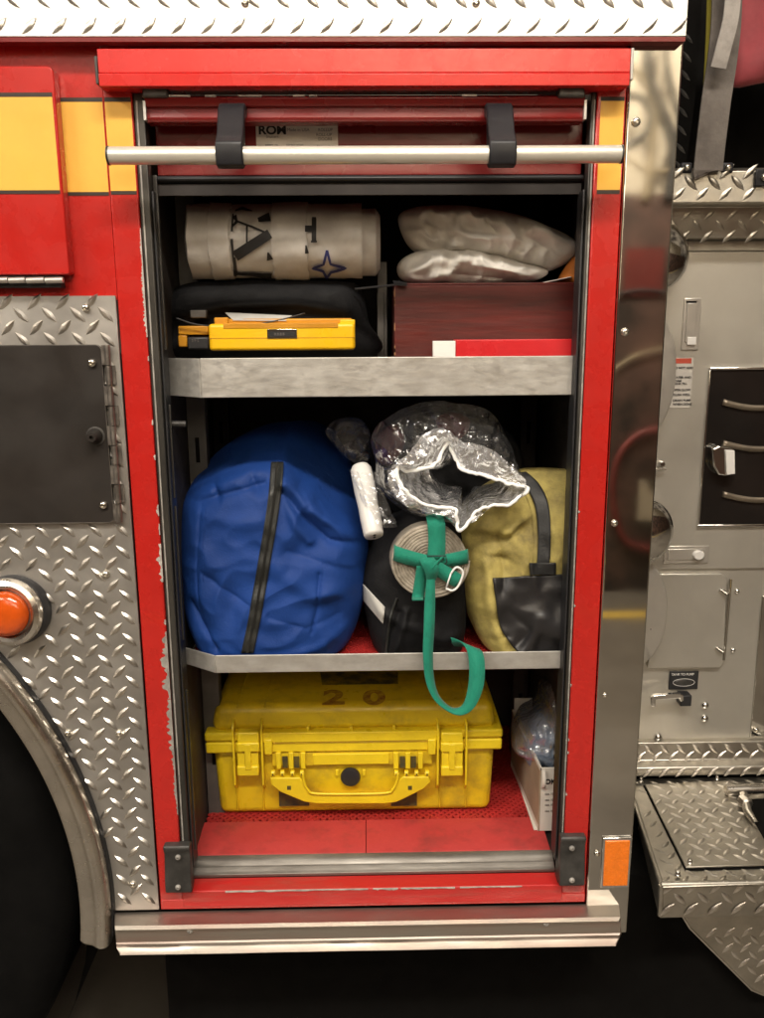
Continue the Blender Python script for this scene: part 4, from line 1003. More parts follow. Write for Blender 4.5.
def wrap(x0, x1, t0, t1, off, name, m='tarp_white', jag=0.0):
    rows = []
    for i in range(25):
        f = i/24; row = []
        for j in range(31):
            g = j/30; x = x0+(x1-x0)*f; th = t0+(t1-t0)*g
            if f in (0, 1): x += jag*noise.noise(V((th*4, 7+f, 0)))
            row.append(cyl(x, th, off))
        rows.append(row)
    mb = MB(); mb.grid(rows); return mb.build(name, m, tr, smooth=True, solid=.0015, soff=1)
wrap(X(271, 241, Yc_-rad), X(307, 241, Yc_-rad), -1.5, 1.4, .0022, 'tarp_flap', jag=.004)
wrap(X(207, 241, Yc_-rad), X(229, 241, Yc_-rad), -1.5, 1.4, .0012, 'tarp_flap', jag=.004)
def onroll(a, b):  # pixel -> surface
    p = P(a, b, Yc_-rad*.8); s_ = max(-.999, min(.999, (p.z-cz)/rad)); th = math.asin(s_)
    y = Yc_-rad*math.cos(th); p = P(a, b, y); th = math.asin(max(-.999, min(.999, (p.z-cz)/rad))); return p.x, th
def stroke(pts, w, m, off=.0040, nm='printed_mark'):
    L_ = []
    w = [q*1.35 for q in w] if isinstance(w, list) else w*1.3
    ps = [V((a, b, 0)) for a, b in pts]
    fine = []
    for i in range(len(ps)-1):
        for q in range(8): fine.append(ps[i].lerp(ps[i+1], q/8))
    fine.append(ps[-1]); ww = w if isinstance(w, list) else [w]*len(ps)
    rows = []
    for i, p in enumerate(fine):
        t = (fine[min(len(fine)-1, i+1)]-fine[max(0, i-1)]).normalized(); nrm = V((-t.y, t.x, 0)); f = i/8; i0 = min(len(ww)-2, int(f)); w_ = ww[i0]+(ww[i0+1]-ww[i0])*(f-i0)
        row = []
        for s in (-.5, 0, .5):
            q = p+nrm*s*w_; x, th = onroll(q.x, q.y); row.append(cyl(x, th, off))
        rows.append(row)
    mb.grid(rows)
# pixel geometry taken on the roll: sideways A with serifs, part of another letter, an inverted L, a star
mb = MB()
stroke([(233, 214), (232, 232)], [1.2, 1.6], 0); stroke([(232, 239), (233, 258), (236, 276)], [2.0, 1.2, 1.2], 0)
stroke([(234, 216), (237, 222), (252, 227), (270, 235)], [4, 1.5, 1.5, 1.5], 0)
stroke([(235, 256), (249, 247), (270, 234)], [8, 7.5, 7], 0)
stroke([(247, 225), (247, 249)], 1.4, 0); stroke([(232, 228), (238, 221)], [1, 3], 0)
stroke([(234, 273), (272, 276)], [1.5, 4], 0); stroke([(234, 257), (236, 275)], [2, 3], 0)
stroke([(235, 211), (242, 208), (252, 211)], [1, 2.4, 1], 0); stroke([(258, 220), (270, 217)], [3.5, 7], 0); stroke([(268, 252), (270, 260)], [1, 5], 0)
mb.build('black_lettering', 'print_black', tr, smooth=True)
mb = MB()
stroke([(312, 218), (316, 218)], 1.5, 0); stroke([(314, 218), (314, 241)], 3.6, 0, off=.0035); stroke([(305, 229), (313, 229)], 5, 0); stroke([(311, 241.5), (317, 241.5)], 1.5, 0)
stroke([(306, 245), (307, 253)], [1, 3], 0)
mb.build('black_lettering', 'print_black', tr, smooth=True)
mb = MB(); st = [(327, 250), (330.5, 263.5), (346, 268.5), (331, 271.5), (327, 277), (323, 271), (312.5, 268.5), (323.5, 264), (327, 250)]
stroke(st, 1.9, 0); mb.build('navy_star', 'print_navy', tr, smooth=True)

# two white plastic bags
pb = Bag([(398, 222), (404, 211), (430, 206), (470, 207), (515, 215), (555, 230), (578, 243), (582, 252), (570, 262), (545, 272), (520, 268), (490, 262), (455, 257), (425, 256), (408, 246)], .21, .085, .10, p=2.3, nz=.015, nfreq=19, ridge=1.3, seed=2, rings=40, seg=140,
         creases=[([(410, 232), (450, 236), (490, 243), (515, 246)], .006, 3), ([(520, 240), (560, 262)], -.010, 5), ([(500, 250), (530, 268)], .010, 5), ([(430, 215), (480, 225), (530, 235)], .008, 7), ([(540, 235), (570, 250)], .010, 5), ([(398, 222), (420, 228)], -.008, 4), ([(480, 225), (510, 262)], -.006, 3.5), ([(450, 250), (500, 256)], .006, 3)])
tag(pb.build('plastic_bag', 'bag_white'), 'plump dirty white plastic bag, upper one resting above the dark wood box', 'plastic bag', 'white bags on the top shelf')
pb2 = Bag([(398, 264), (416, 252), (455, 248), (490, 253), (528, 264), (548, 271), (540, 279), (520, 283), (480, 286), (430, 285), (402, 280)], .19, .07, .09, p=2.2, nz=.010, nfreq=24, ridge=1.2, seed=5, rings=30, seg=120,
          creases=[([(410, 275), (440, 262), (470, 262), (520, 275)], .006, 5), ([(450, 275), (500, 280)], -.006, 3), ([(470, 268), (530, 278)], .006, 2.5)])
tag(pb2.build('plastic_bag', 'bag_white'), 'flat crumpled white plastic bag squashed beneath the plump one', 'plastic bag', 'white bags on the top shelf')
c = P(568, 280, .16)
mb = MB(); mb.slab([P(538, 284, .13), P(571, 277, .13), P(574, 279, .2), P(545, 285, .2)], V((0, 0, .001)));
tag(mb.build('paper_slip', 'card_white'), 'thin pale paper slip lying on the wood box near its right end', 'paper')
og = Bag([(558, 284), (565, 268), (574, 256), (580, 258), (581, 284)], .175, .02, .03, seed=9, rings=10, seg=40)
tag(og.build('orange_cloth', 'orange_cloth'), 'bit of orange cloth tucked behind the bags at far right', 'cloth')
# dark maroon wooden box
wb = thing('wooden_box', 'dark maroon painted wooden box with chipped left corner on top shelf', 'box', P(490, 356, .12))
yb0 = .115; bx_ = MB(); x0, x1 = X(394.5, 320, yb0), xw1-.003; zt_ = Z(490, 285, yb0)
bx_.box(x0, x1, yb0, yb0+.012, zs1, zt_); bx_.box(x0, x0+.012, yb0+.0122, yb0+.26, zs1, zt_); bx_.box(x1-.012, x1, yb0+.0122, yb0+.26, zs1, zt_); bx_.box(x0, x1, yb0+.2602, yb0+.272, zs1, zt_)
bx_.build('box_side', 'wood_maroon', wb, bev=.001)
MB().box(x0+.0002, x1-.0002, yb0+.0005, yb0+.2715, zt_+.0003, zt_+.004).build('box_lid', 'wood_maroon', wb, bev=.001)
mb = MB()
for i in range(7):
    za = zt_-(zt_-zs1)*random.random()*.9; mb.box(x0-.0004, x0+.0008+.001*random.random(), yb0-.0005, yb0+.004, za-.004-.010*random.random(), za)
mb.build('worn_corner', 'wood_edge', wb)
mb = MB().pbox(456, 339.5, 582, 358, .060, .11); tag(mb.build('red_folder', 'folder_red', bev=.0012), 'flat bright red case standing on the shelf before the wood box', 'folder')
mb = MB().pbox(433, 341, 455.5, 358, .062, .075); tag(mb.build('white_card', 'card_white', bev=.0006), 'small blank white card standing left of the bright red case', 'card')
# black soft case behind / above yellow device
bc = Bag([(166, 300), (180, 286), (215, 280), (280, 278), (345, 280), (362, 292), (368, 320), (368, 357), (165, 358), (162, 330)], .20, .07, .12, p=4, nz=.006, nfreq=9, seed=3, rings=26, seg=110, zmin=s1b+.003,
         creases=[([(180, 316), (230, 306), (300, 304), (350, 312)], .012, 3.5), ([(180, 322), (250, 314), (340, 318)], -.01, 4)])
bco = tag(bc.build('soft_case', 'black_nylon'), 'black soft equipment case slumped under the rolled white tarp', 'case')
yd = thing('yellow_device', 'bright yellow plastic device lying flat in front of the black case', 'device', P(280, 353, .1))
mb = MB(); mb.pbox(208.5, 323.5, 355, 350.5, .070, .115); mb.build('device_body', 'device_yellow', yd, bev=.006, seg=4)
MB().pbox(223, 323.0, 338, 328.5, .0692, .072).build('upper_recess', 'device_orange', yd, bev=.001)
MB().pbox(218, 318.5, 352, 324.5, .092, .2).build('rear_lid', 'device_orange', yd, bev=.003)
MB().pbox(340, 319.5, 355, 327, .078, .095).build('corner_lug', 'device_yellow', yd, bev=.002)
MB().pbox(214, 317.5, 228, 325, .085, .1).build('corner_lug', 'device_orange', yd, bev=.002)
MB().pbox(209, 337.5, 354.5, 338.3, .0696, .072).build('seam', 'device_orange', yd)
dl = MB().pbox(267, 329, 297, 338.5, .0682, .072).build('display_label', 'chrome', yd, bev=.0008)
MB().pbox(268.5, 331.5, 295.5, 336.5, .0676, .069).build('display', 'print_black', dl)
text('8.8.8.8', 3.8*PXL(.067), P(274, 335.5, .0673), 'print_grey', 'display_digits', dl)
mb = MB(); mb.pbox(178, 326, 208, 335, .095, .16); mb.pbox(178, 335.2, 187, 347, .096, .12); mb.build('side_block', 'device_orange', yd, bev=.002)
mb = MB().pbox(187, 337, 209, 349.5, .090, .13); mb.build('connector', 'black_plastic', yd, bev=.003)
text('3 P S', 3.4*PXL(.09), P(191.5, 342, .0895), 'print_grey', 'connector_marking', yd)
mb = MB(); mb.tube(smooth_path([P(176, 318, .08), P(200, 325, .085), P(240, 326, .08), P(275, 321, .09), P(305, 313, .10)], 6), .0012, 6)
tag(mb.build('thin_cable', 'black_plastic', smooth=True), 'thin black cable draped over the back of the yellow device', 'cable')
mb = MB(); mb.slab([P(225, 313, .12), P(292, 316, .11), P(286, 321, .09), P(233, 320.5, .09)], V((0, 0, .001)))
tag(mb.build('plastic_sleeve', 'reflective_grey'), 'small glossy grey plastic sleeve lying above the yellow device', 'sleeve')
mb = MB(); mb.pbox(190, 310, 206, 318, .11, .13); tag(mb.build('small_clip', 'liner_light', bev=.002), 'small dull grey clip on the left end of the black case', 'clip')
jar = MB().lathe(V((X(378, 250, .32), .32, zs1)), (0, 0, 1), [(.02, 0), (.022, .004), (.022, .13), (.016, .145), (.016, .16)], 24); 
mb = MB(); x_ = X(386, 300, .22); mb.box(x_-.016, x_+.002, .22, .24, zs1, Z(386, 262, .22)); mb.box(x_-.017, x_-.004, .215, .2195, zs1, Z(386, 292, .22))
tag(mb.build('grey_board', 'liner_light', bev=.001), 'narrow grey board standing between the tarp and the wood box', 'board')
mb = MB(); mb.tube([P(355, 289, .15), P(395, 285, .12), P(400, 281, .12)], .002, 6); mb.slab([P(393, 281, .115), P(407, 283, .11), P(407, 286, .1), P(394, 285, .1)], V((0, 0, .001)))
tag(mb.build('tag_cord', 'black_plastic'), 'thin dark cord with a tag at the top left of the wood box', 'cord')

# ================================================================== MIDDLE SHELF
blue = Bag([(180, 530), (183, 497), (194, 474), (222, 450), (260, 434), (300, 434), (330, 452), (352, 486), (367, 534), (367, 575), (360, 612), (347, 640), (325, 658), (280, 664), (222, 664), (203, 646), (188, 612), (181, 565)], .16, .105, .28, p=4.2, nz=.008, nfreq=11, ridge=1.1, seed=1, rings=90, seg=240, ctr=(270, 585), lean=.10, zmin=s2b+.007, ymin=.0445, bslope=2.2, brk=[(180, 502), (200, 492), (222, 478), (250, 468), (285, 466), (305, 486), (330, 508), (365, 534)],
           creases=[([(188, 495), (205, 496), (222, 490), (250, 482), (268, 478)], -.011, 4), ([(190, 487), (215, 483), (219, 478), (240, 470), (262, 465)], .010, 6),
                    ([(218, 480), (224, 492)], -.012, 3), ([(255, 470), (262, 484)], -.010, 4),
                    ([(284, 483), (305, 508), (330, 530), (363, 538)], -.013, 4), ([(288, 472), (315, 500), (345, 520), (364, 532)], .020, 7),
                    ([(300, 480), (312, 498)], -.010, 3.5), ([(318, 495), (326, 506)], -.009, 3), ([(285, 480), (300, 515), (312, 530)], .010, 5),
                    ([(207, 500), (205, 560), (208, 600)], -.005, 2.2), ([(322, 560), (320, 590), (315, 615)], -.006, 2.2),
                    ([(205, 505), (235, 512), (265, 510)], .006, 6), ([(210, 560), (240, 580), (258, 590)], -.006, 6), ([(200, 590), (225, 630)], -.012, 5), ([(190, 600), (210, 645)], .008, 6),
                    ([(285, 560), (320, 580), (350, 575)], .008, 9), ([(275, 600), (310, 610), (340, 600)], -.006, 8), ([(270, 640), (320, 630), (345, 615)], .008, 6), ([(250, 640), (215, 620)], .006, 6), ([(290, 540), (330, 552), (355, 560)], -.006, 6)])
bb = thing('duffel_bag', 'puckered blue nylon bag with a black zip down its front', 'bag', P(270, 655, .15))
blue.build('bag_body', 'blue_nylon', bb)
zl_ = [(271, 462), (269, 490), (265, 520), (260, 550), (254, 585), (248, 620), (241, 653)]; zr_ = [(a+12.5, b) for a, b in zl_]
zz = surf_patch(blue, zl_, zr_, 6, 0, 'zip', 'zip_black', bb, off=.0022, solid=.0016)
pts = [blue.S(v.x+6.2, v.y, .0034) for v in smooth_path([V((a, b, 0)) for a, b in zl_], 8)]
mb = MB()
for i in range(len(pts)-1):
    for q in range(4):
        p = pts[i].lerp(pts[i+1], q/4); mb.box(p.x-.0024, p.x+.0024, p.y-.0012, p.y+.0004, p.z-.0006, p.z+.0006)
mb.build('zip_teeth', 'zip_tooth', zz)
for dx in (1.2, 11.2):
    MB().tube([blue.S(v.x+dx, v.y, .0032) for v in smooth_path([V((a, b, 0)) for a, b in zl_], 8)], .0007, 6).build('zip_edge', 'webbing_black', zz)
# stitched seams on blue bag
for path in ([(206, 508), (203, 545), (203, 585)], [(323, 562), (320, 590), (314, 617)]):
    q = [blue.S(v.x, v.y, .0006) for v in smooth_path([V((a, b, 0)) for a, b in path], 8)]
    mb = MB()
    for i in range(len(q)-1): mb.tube([q[i], q[i].lerp(q[i+1], .6)], .0006, 5)
    mb.build('stitching', 'blue_nylon', bb)

# black bag in the middle
blk = Bag([(361, 575), (372, 545), (392, 520), (418, 508), (446, 508), (460, 525), (465, 560), (466, 610), (462, 640), (452, 656), (385, 657), (374, 645), (366, 615)], .15, .08, .22, p=3.5, nz=.006, nfreq=12, seed=6, rings=40, seg=130, lean=.08, zmin=s2b+.007, ymin=.0445,
          creases=[([(398, 600), (388, 630), (383, 655)], -.010, 4), ([(404, 598), (396, 630), (392, 655)], .010, 4), ([(362, 575), (380, 600), (400, 610)], .007, 5), ([(410, 610), (440, 625), (465, 622)], .008, 6), ([(415, 640), (455, 636)], -.006, 5)])
kb = thing('black_bag', 'black padded bag with a grey reflective patch behind the rolled hose', 'bag', P(420, 655, .15))
blk.build('bag_body', 'black_nylon', kb)
surf_patch(blk, [(362, 583), (363, 600)], [(385, 607), (383, 624)], 12, 0, 'reflective_patch', 'reflective_grey', kb, flat=True)
q = [blk.S(v.x, v.y, .002) for v in smooth_path([V((a, b, 0)) for a, b in ((397, 598), (391, 615), (388, 635), (386, 654))], 8)]
mb = MB(); mb.tube(q, .003, 8); mb.build('zip', 'zip_black', kb, smooth=True)

# yellow canvas bag with black base
yel = Bag([(458, 535), (464, 505), (490, 484), (520, 472), (552, 470), (590, 476), (605, 500), (612, 560), (610, 640), (598, 655), (500, 657), (485, 645), (468, 615), (459, 580)], .155, .095, .25, p=4.5, nz=.009, nfreq=12, ridge=.8, seed=8, rings=50, seg=160, lean=.12, ctr=(535, 580), zmin=s2b+.007, ymin=.0445,
          creases=[([(466, 530), (480, 527), (500, 530), (515, 520)], -.013, 5), ([(470, 520), (498, 522), (520, 508)], .012, 5), ([(490, 515), (498, 560), (495, 575)], -.010, 4), ([(480, 545), (482, 590), (492, 625), (502, 648)], .012, 6),
                    ([(478, 560), (476, 590)], -.006, 5), ([(475, 545), (500, 548)], -.012, 4), ([(505, 525), (520, 545), (512, 562)], .010, 6), ([(555, 490), (562, 520), (575, 540)], .012, 6), ([(568, 500), (570, 530)], -.014, 5), ([(560, 545), (578, 560)], -.012, 4),
                    ([(500, 595), (520, 610), (500, 632)], -.006, 6), ([(530, 600), (522, 620), (512, 640)], .014, 6), ([(535, 605), (565, 630)], .006, 7), ([(540, 640), (570, 600)], -.006, 7), ([(487, 625), (498, 618)], -.008, 3), ([(488, 500), (505, 495), (515, 500)], .010, 5)])
yb_ = thing('gear_bag', 'grimy yellow canvas bag with black vinyl base and black top strap', 'bag', P(535, 655, .15))
yel.build('bag_body', 'canvas_yellow', yb_)
vb = surf_patch(yel, [(493, 578), (496, 600), (500, 625), (508, 640), (518, 652)], [(606, 572), (606, 600), (605, 620), (604, 640), (603, 652)], 44, 0, 'vinyl_base', 'black_vinyl', yb_, off=.006, solid=.004)
sl_ = [(513, 474), (526, 487), (535, 506), (538, 535), (537, 567)]; sr_ = [(526, 472), (539, 484), (548.5, 504), (551, 535), (549.5, 567)]
surf_patch(yel, sl_, sr_, 6, 0, 'strap', 'webbing_black', yb_, off=.005, solid=.0025)
tb = surf_patch(yel, [(530, 563), (530, 575)], [(556, 563), (556, 574)], 10, 0, 'strap_tab', 'webbing_black', yb_, off=.009, solid=.004, flat=True)
q = [yel.S(v.x, v.y, .002) for v in smooth_path([V((a, b, 0)) for a, b in ((522, 484), (532, 515), (533, 550), (529, 575))], 8)]
MB().tube(q, .0008, 5).build('stitching', 'canvas_yellow', yb_)

# hose roll on the black bag
hr = thing('rolled_hose', 'small coil of beige flat hose standing against the black bag', 'hose', P(431, 600, .05))
hc = P(430.5, 561, .045); kk = PXL(.045, 560); Rr = 39.5*kk
ax_ = V((.05, -1, .10)).normalized(); ua = XH-ax_*XH.dot(ax_); ua.normalize(); ub = ax_.cross(ua)*-1
if ub.z < 0: ub = -ub
mb = MB(); turns = 11; n = turns*40; wdt = .055; th_ = Rr/turns*.93
rows = []
for i in range(n+1):
    t = 2*math.pi*i/40; r = .010+(Rr-.010-.0022)*i/n; r *= 1+.016*math.sin(2*t+1+i*.002)+.010*math.sin(3*t+i*.01)
    d = ua*math.cos(t)+ub*math.sin(t)*.985; wob = .0015*noise.noise(V((i*.03, 2, 1)))+.0022*noise.noise(V((i//40*1.7, 5, 1)))
    rows.append([hc+d*(r-th_/2)+ax_*wob, hc+d*(r-th_*.2)+ax_*(wob+.0018), hc+d*(r+th_*.2)+ax_*(wob+.0018), hc+d*(r+th_/2)+ax_*wob, hc+d*(r+th_/2)-ax_*wdt, hc+d*(r-th_/2)-ax_*wdt])
mb.grid(rows, True); mb.build('coil', 'hose_beige', hr, smooth='angle')
# green webbing strap
gs = thing('green_strap', 'green webbing strap crossed over the hose coil and looping below the shelf', 'strap', P(432, 600, .03))
def gp(path, w, name, par_, sides=None, m='green_web', th=.0018):
    pts = smooth_path([P(a, b, y) for a, b, y in path], 7); n = len(pts)
    wl = smooth_path([V((x, 0, 0)) for x in w], 7) if isinstance(w, list) else [V((w, 0, 0))]*n
    ww = [wl[i].x*PXL(pts[i].y) for i in range(n)]
    sd = None
    if sides: sd = smooth_path([V(s) for s in sides], 7)
    return MB().ribbon(pts, ww, side=sd).build(name, m, par_, smooth='angle', solid=th, soff=0)
YS_ = .034
XS = [(1, 0, 0)]
gp([(431, 505, .10), (433, 512, .06), (436, 522, .036), (437, 540, YS_-.002), (436, 556, YS_-.006), (434, 562, YS_-.006)], [15, 16, 18, 17.5, 18, 17], 'vertical_band', gs, sides=XS*6)
gp([(396, 551, .075), (394, 552, .050), (397, 554, YS_+.001), (414, 559, YS_-.004), (432, 562, YS_-.005), (450, 560, YS_-.003), (465, 557, YS_+.004), (468, 556, .05), (468, 556, .07)], [15, 15, 15.5, 15, 14, 14, 14.5, 15, 15], 'cross_band', gs, sides=[(.05, 0, 1)]*2+[(0.22, 0, 1)]*3+[(-.1, 0, 1)]*4)
gp([(424, 566, YS_-.006), (421, 580, YS_-.001), (418, 596, YS_), (418, 600, .02), (418, 600, .05)], [15, 13, 12, 12, 12], 'lower_band', gs, sides=XS*5)
gp([(425, 562, YS_-.010), (434, 567, YS_-.013), (445, 573, YS_-.012), (455, 579, YS_-.010), (459, 581, YS_-.009)], [13, 15, 15, 15, 14], 'buckle_end', gs, sides=[(.45, 0, .9)]*5)
gp([(426, 558, YS_-.010), (429, 563, YS_-.018), (432, 572, YS_-.019), (431, 581, YS_-.012)], [15, 16, 14, 9], 'knot', gs, sides=[(1, 0, .15)]*4)
gp([(441, 560, YS_-.012), (435, 565, YS_-.020), (427, 571, YS_-.014)], [10, 10, 9], 'knot', gs, sides=[(.5, 0, .9)]*3)
gp([(431, 574, YS_-.012), (430, 600, YS_-.02), (429, 630, YS_-.03), (428, 655, .000), (430, 680, -.004), (437, 698, -.010), (450, 709.5, -.016), (461, 711, -.016), (470, 703, -.012), (476, 685, -.004), (477, 665, .006), (474, 650, .024), (465, 644, .05), (450, 641, .075)],
   [8, 11, 11.5, 11, 10, 9, 8, 10, 13, 16, 16.5, 16, 15, 14], 'hanging_loop', gs,
   sides=[(1, 0, 0), (1, .1, 0), (1, .2, 0), (1, .3, .05), (1, .5, .15), (.6, .9, .3), (.15, 1, .35), (-.1, .9, .6), (-.7, .5, .5), (-1, .25, .1), (-1, .1, 0), (-1, .1, .1), (-.9, .1, .5), (-.6, .3, .6)])
# buckle
mb = MB(); yb2 = YS_-.014
bk = [(451, 573.5), (456, 567.5), (461, 569), (463, 574), (459, 585), (453, 590.5), (446, 588.5)]
pts = [P(a, b, yb2) for a, b in bk]; mb.tube(smooth_path(pts, 5), .0021, 8); mb.tube([P(446, 588.5, yb2), P(451, 573.5, yb2)], .0016, 8)
mb.build('buckle', 'buckle_white', gs, smooth=True)
mb = MB(); mb.tube([P(427, 556, YS_-.012), P(446, 556, YS_-.012), P(447, 562, YS_-.011), P(441, 570, YS_-.010)], .0012, 6); mb.build('ring', 'black_plastic', gs, smooth=True)

# white plastic tube leaning
tb_ = thing('plastic_tube', 'white plastic tube leaning between the blue bag and black bag', 'tube', P(374, 540, .07))
a, b = P(360.5, 467, .14), P(374, 536, .055); d = (b-a); L_ = d.length; k2 = PXL(.08)*1.22
MB().lathe(a, d, [(.3*7*k2, -.006), (7*k2, -.002), (9*k2, .006), (9.2*k2, L_*.35), (8.4*k2, L_*.6), (8.6*k2, L_*.75), (8.2*k2, L_*.97), (7.6*k2, L_)], 26).build('tube_body', 'plastic_white', tb_, smooth=True)
dn = d.normalized(); uu = XH-dn*XH.dot(dn); uu.normalize(); vv = dn.cross(uu)
e_ = b+dn*.0004
mb = MB()
for s in (-1, 1): mb.lathe(e_+vv*s*.0052+uu*.001, dn, [(.0027, -.001), (.0027, .0006)], 12)
mb.build('end_hole', 'print_black', tb_)

# item in the clear bag + clear bag
it = Bag([(372, 470), (374, 440), (392, 422), (425, 412), (462, 412), (500, 425), (520, 450), (522, 480), (500, 510), (440, 518), (395, 512)], .24, .06, .12, seed=11, nz=.008, rings=20, seg=80)
ito = thing('dark_bundle', 'dark cloth bundle with red patches inside the clear plastic bag', 'bundle', P(445, 515, .24))
it.build('bundle_body', 'black_nylon', ito)
for ol in ([(376, 440), (388, 426), (402, 428), (404, 446), (392, 464), (378, 462)], [(436, 420), (452, 412), (470, 420), (464, 436), (446, 438)]):
    Bag(ol, .19, .02, .03, p=2.2, seed=12, nz=.008, rings=12, seg=40).build('red_patch', 'red_cloth', ito)
cb = thing('clear_plastic_bag', 'crumpled clear plastic bag with star-shaped open mouth above the hose', 'plastic bag', P(445, 520, .1))
def c8(x, y): return (350+x/4.02, 390+y/4.02)
rim = [(190, 312), (230, 326), (290, 318), (340, 300), (372, 255), (390, 218), (415, 250), (447, 312), (500, 330), (560, 348), (640, 374), (708, 395), (690, 425), (640, 458), (570, 464), (512, 488), (475, 535), (440, 560), (426, 520), (432, 482), (395, 470), (320, 465), (240, 420), (200, 368)]
rimY = [.055, .06, .06, .07, .08, .085, .08, .07, .06, .05, .045, .04, .03, .03, .03, .025, .02, .015, .02, .02, .03, .03, .035, .045]
rimp = [P(*c8(x, y), yy) for (x, y), yy in zip(rim, rimY)]
rs = smooth_path(rimp, 7, True); N = len(rs)
cen = V(c8(400, 330)).to_3d()
outl = [(95, 320), (90, 260), (85, 190), (130, 120), (200, 75), (270, 55), (340, 40), (410, 45), (480, 55), (560, 100), (620, 180), (655, 270), (668, 340), (660, 400), (600, 430), (540, 480), (470, 515), (420, 508), (370, 505), (330, 500), (270, 498), (210, 470), (150, 420), (110, 370)]
ou = smooth_path([P(*c8(x, y), .13) for x, y in outl], 7, True)
rows = []
for k_ in range(19):
    t = k_/18; row = []
    for i in range(N):
        p = rs[i].lerp(ou[i], t**.85)
        bulge = math.sin(math.pi*t)*.022
        v = V((p.x*24, t*1.5, p.z*24)); c_ = (.5-abs(noise.noise(v)))*.034+(.5-abs(noise.noise(v*2.3)))*.012
        th = i/N*2*math.pi; pleat = .016*abs(math.sin(th*9+2.0*noise.noise(V((th*2, t*1.2, 0)))))**.6
        row.append(p+V((noise.noise(v+V((9, 0, 0)))*.007*min(1, t*4), -(bulge+(c_+pleat)*min(1, t*3)*(1-.4*t)), noise.noise(v+V((0, 9, 0)))*.007*min(1, t*4))))
    rows.append(row)
for k_ in range(1, 9):
    t = k_/8; row = []
    for i in range(N):
        p = ou[i]; c0 = P(445, 470, .13); q = V((c0.x+(p.x-c0.x)*(1-.45*t), .13+.2*t, c0.z+(p.z-c0.z)*(1-.45*t)))
        row.append(q+V((noise.noise(q*40)*.006, 0, noise.noise(q*40+V((3, 0, 0)))*.006)))
    rows.append(row)
MB().grid(rows, True).build('film', 'clear_film', cb)
MB().grid([[q+V((0, -.0012, 0)) for q in rw] for rw in rows[:8]], True).build('mouth_band', 'film_white', cb)
rows = []
inn = P(*c8(440, 330), .15)
for k_ in range(12):
    t = k_/11; row = []
    for i in range(N):
        tgt = inn+(rs[i]-P(*c8(410, 360), rs[i].y))*.55+V((0, .03, 0)); tgt.y = .15
        p = rs[i].lerp(tgt, t); v = V((p.x*45, 4+t*2, p.z*45)); row.append(p+V((0, (abs(noise.noise(v))-.3)*.022*min(1, t*4), noise.noise(v*1.3)*.006*min(1, t*3))))
    rows.append(row)
MB().grid(rows, True).build('inner_film', 'film_white', cb)
rad_ = [(.0030+.0016*abs(noise.noise(V((i*.13, 0, 0))))) for i in range(N)]
rj = [p+V((0, -.002, 0))+V((noise.noise(p*90), noise.noise(p*90+V((3, 0, 0))), noise.noise(p*90+V((0, 7, 0)))))*.0042 for p in rs]
MB().tube(rj, rad_, 8, closed=True).build('rim', 'film_rim', cb, smooth=True)
# film around the white tube
rows = []
for i in range(14):
    t = i/13; p = P(362+22*t, 470+55*t, .10-.03*t); row = []
    for j in range(12):
        a_ = -1.9+2.6*j/11; r = .022+.006*noise.noise(V((i*.7, j*.7, 3)))
        row.append(p+V((math.sin(a_)*r*1.3+.006, -math.cos(a_)*r, .004*noise.noise(V((i, j, 8))))))
    rows.append(row)
MB().grid(rows).build('film_tail', 'clear_film', cb)
# dark plastic wrap behind blue bag
wbg = Bag([(325, 430), (340, 418), (362, 420), (372, 440), (368, 462), (352, 462), (334, 446)], .27, .012, .02, seed=14, nz=.03, nfreq=30, rings=16, seg=60)
tag(wbg.build('wrap_bag', 'clear_film'), 'small crumpled clear wrap in the dark behind the blue bag', 'plastic wrap')

# ================================================================== BOTTOM
# yellow hard case
fy = PZ(352, 816, zfl+.0045).y+.004
zc0 = zfl+.0055
ca = thing('hard_case', 'dirty yellow hard case with two latches, folding handle and red stencilled digits', 'case', (X(352, 813, fy), fy, zc0))
def rbox(x0, x1, y0, y1, z0, z1, name, m, bev, seg=5): return MB().box(x0, x1, y0, y1, z0, z1).build(name, m, ca, bev=bev, seg=seg)
cxl, cxr = X(215, 790, fy), X(494, 790, fy)
zr0_, zr1_ = Z(352, 752, fy-.012), Z(352, 741, fy-.012)
zl0_, zl1_c = Z(352, 740, fy-.012), Z(352, 731, fy-.012)
ztop = Z(352, 703, fy+.012)
cdep = .40
def taper(x0, x1, y0, y1, z0, z1, inset, name, m, bev, seg=5, bot=True):
    i0, i1 = (inset, 0) if bot else (0, inset)
    mb = MB(); mb.add([(x0+i0, y0+i0, z0), (x1-i0, y0+i0, z0), (x1-i0, y1-i0, z0), (x0+i0, y1-i0, z0), (x0+i1, y0+i1, z1), (x1-i1, y0+i1, z1), (x1-i1, y1-i1, z1), (x0+i1, y1-i1, z1)],
                      [(0,3,2,1),(4,5,6,7),(0,1,5,4),(1,2,6,5),(2,3,7,6),(3,0,4,7)])
    return mb.build(name, m, ca, bev=bev, seg=seg)
base = taper(cxl, cxr, fy, fy+cdep, zc0, zr0_+.003, .006, 'case_base', 'case_yellow', .018)
rbox(cxl-.013, cxr+.013, fy-.012, fy+cdep+.012, zr0_, zr1_, 'base_rim', 'case_yellow_light', .0045, 3)
rbox(cxl-.0145, cxr+.0145, fy-.0135, fy+cdep+.0135, zl0_, zl1_c, 'lid_rim', 'case_yellow_light', .0055, 3)
lid = taper(cxl-.002, cxr+.002, fy-.002, fy+cdep, zl1_c-.004, ztop, .008, 'case_lid', 'case_yellow', .017, bot=False)
pxm = PXL(fy, 760)
Yf = fy-.014
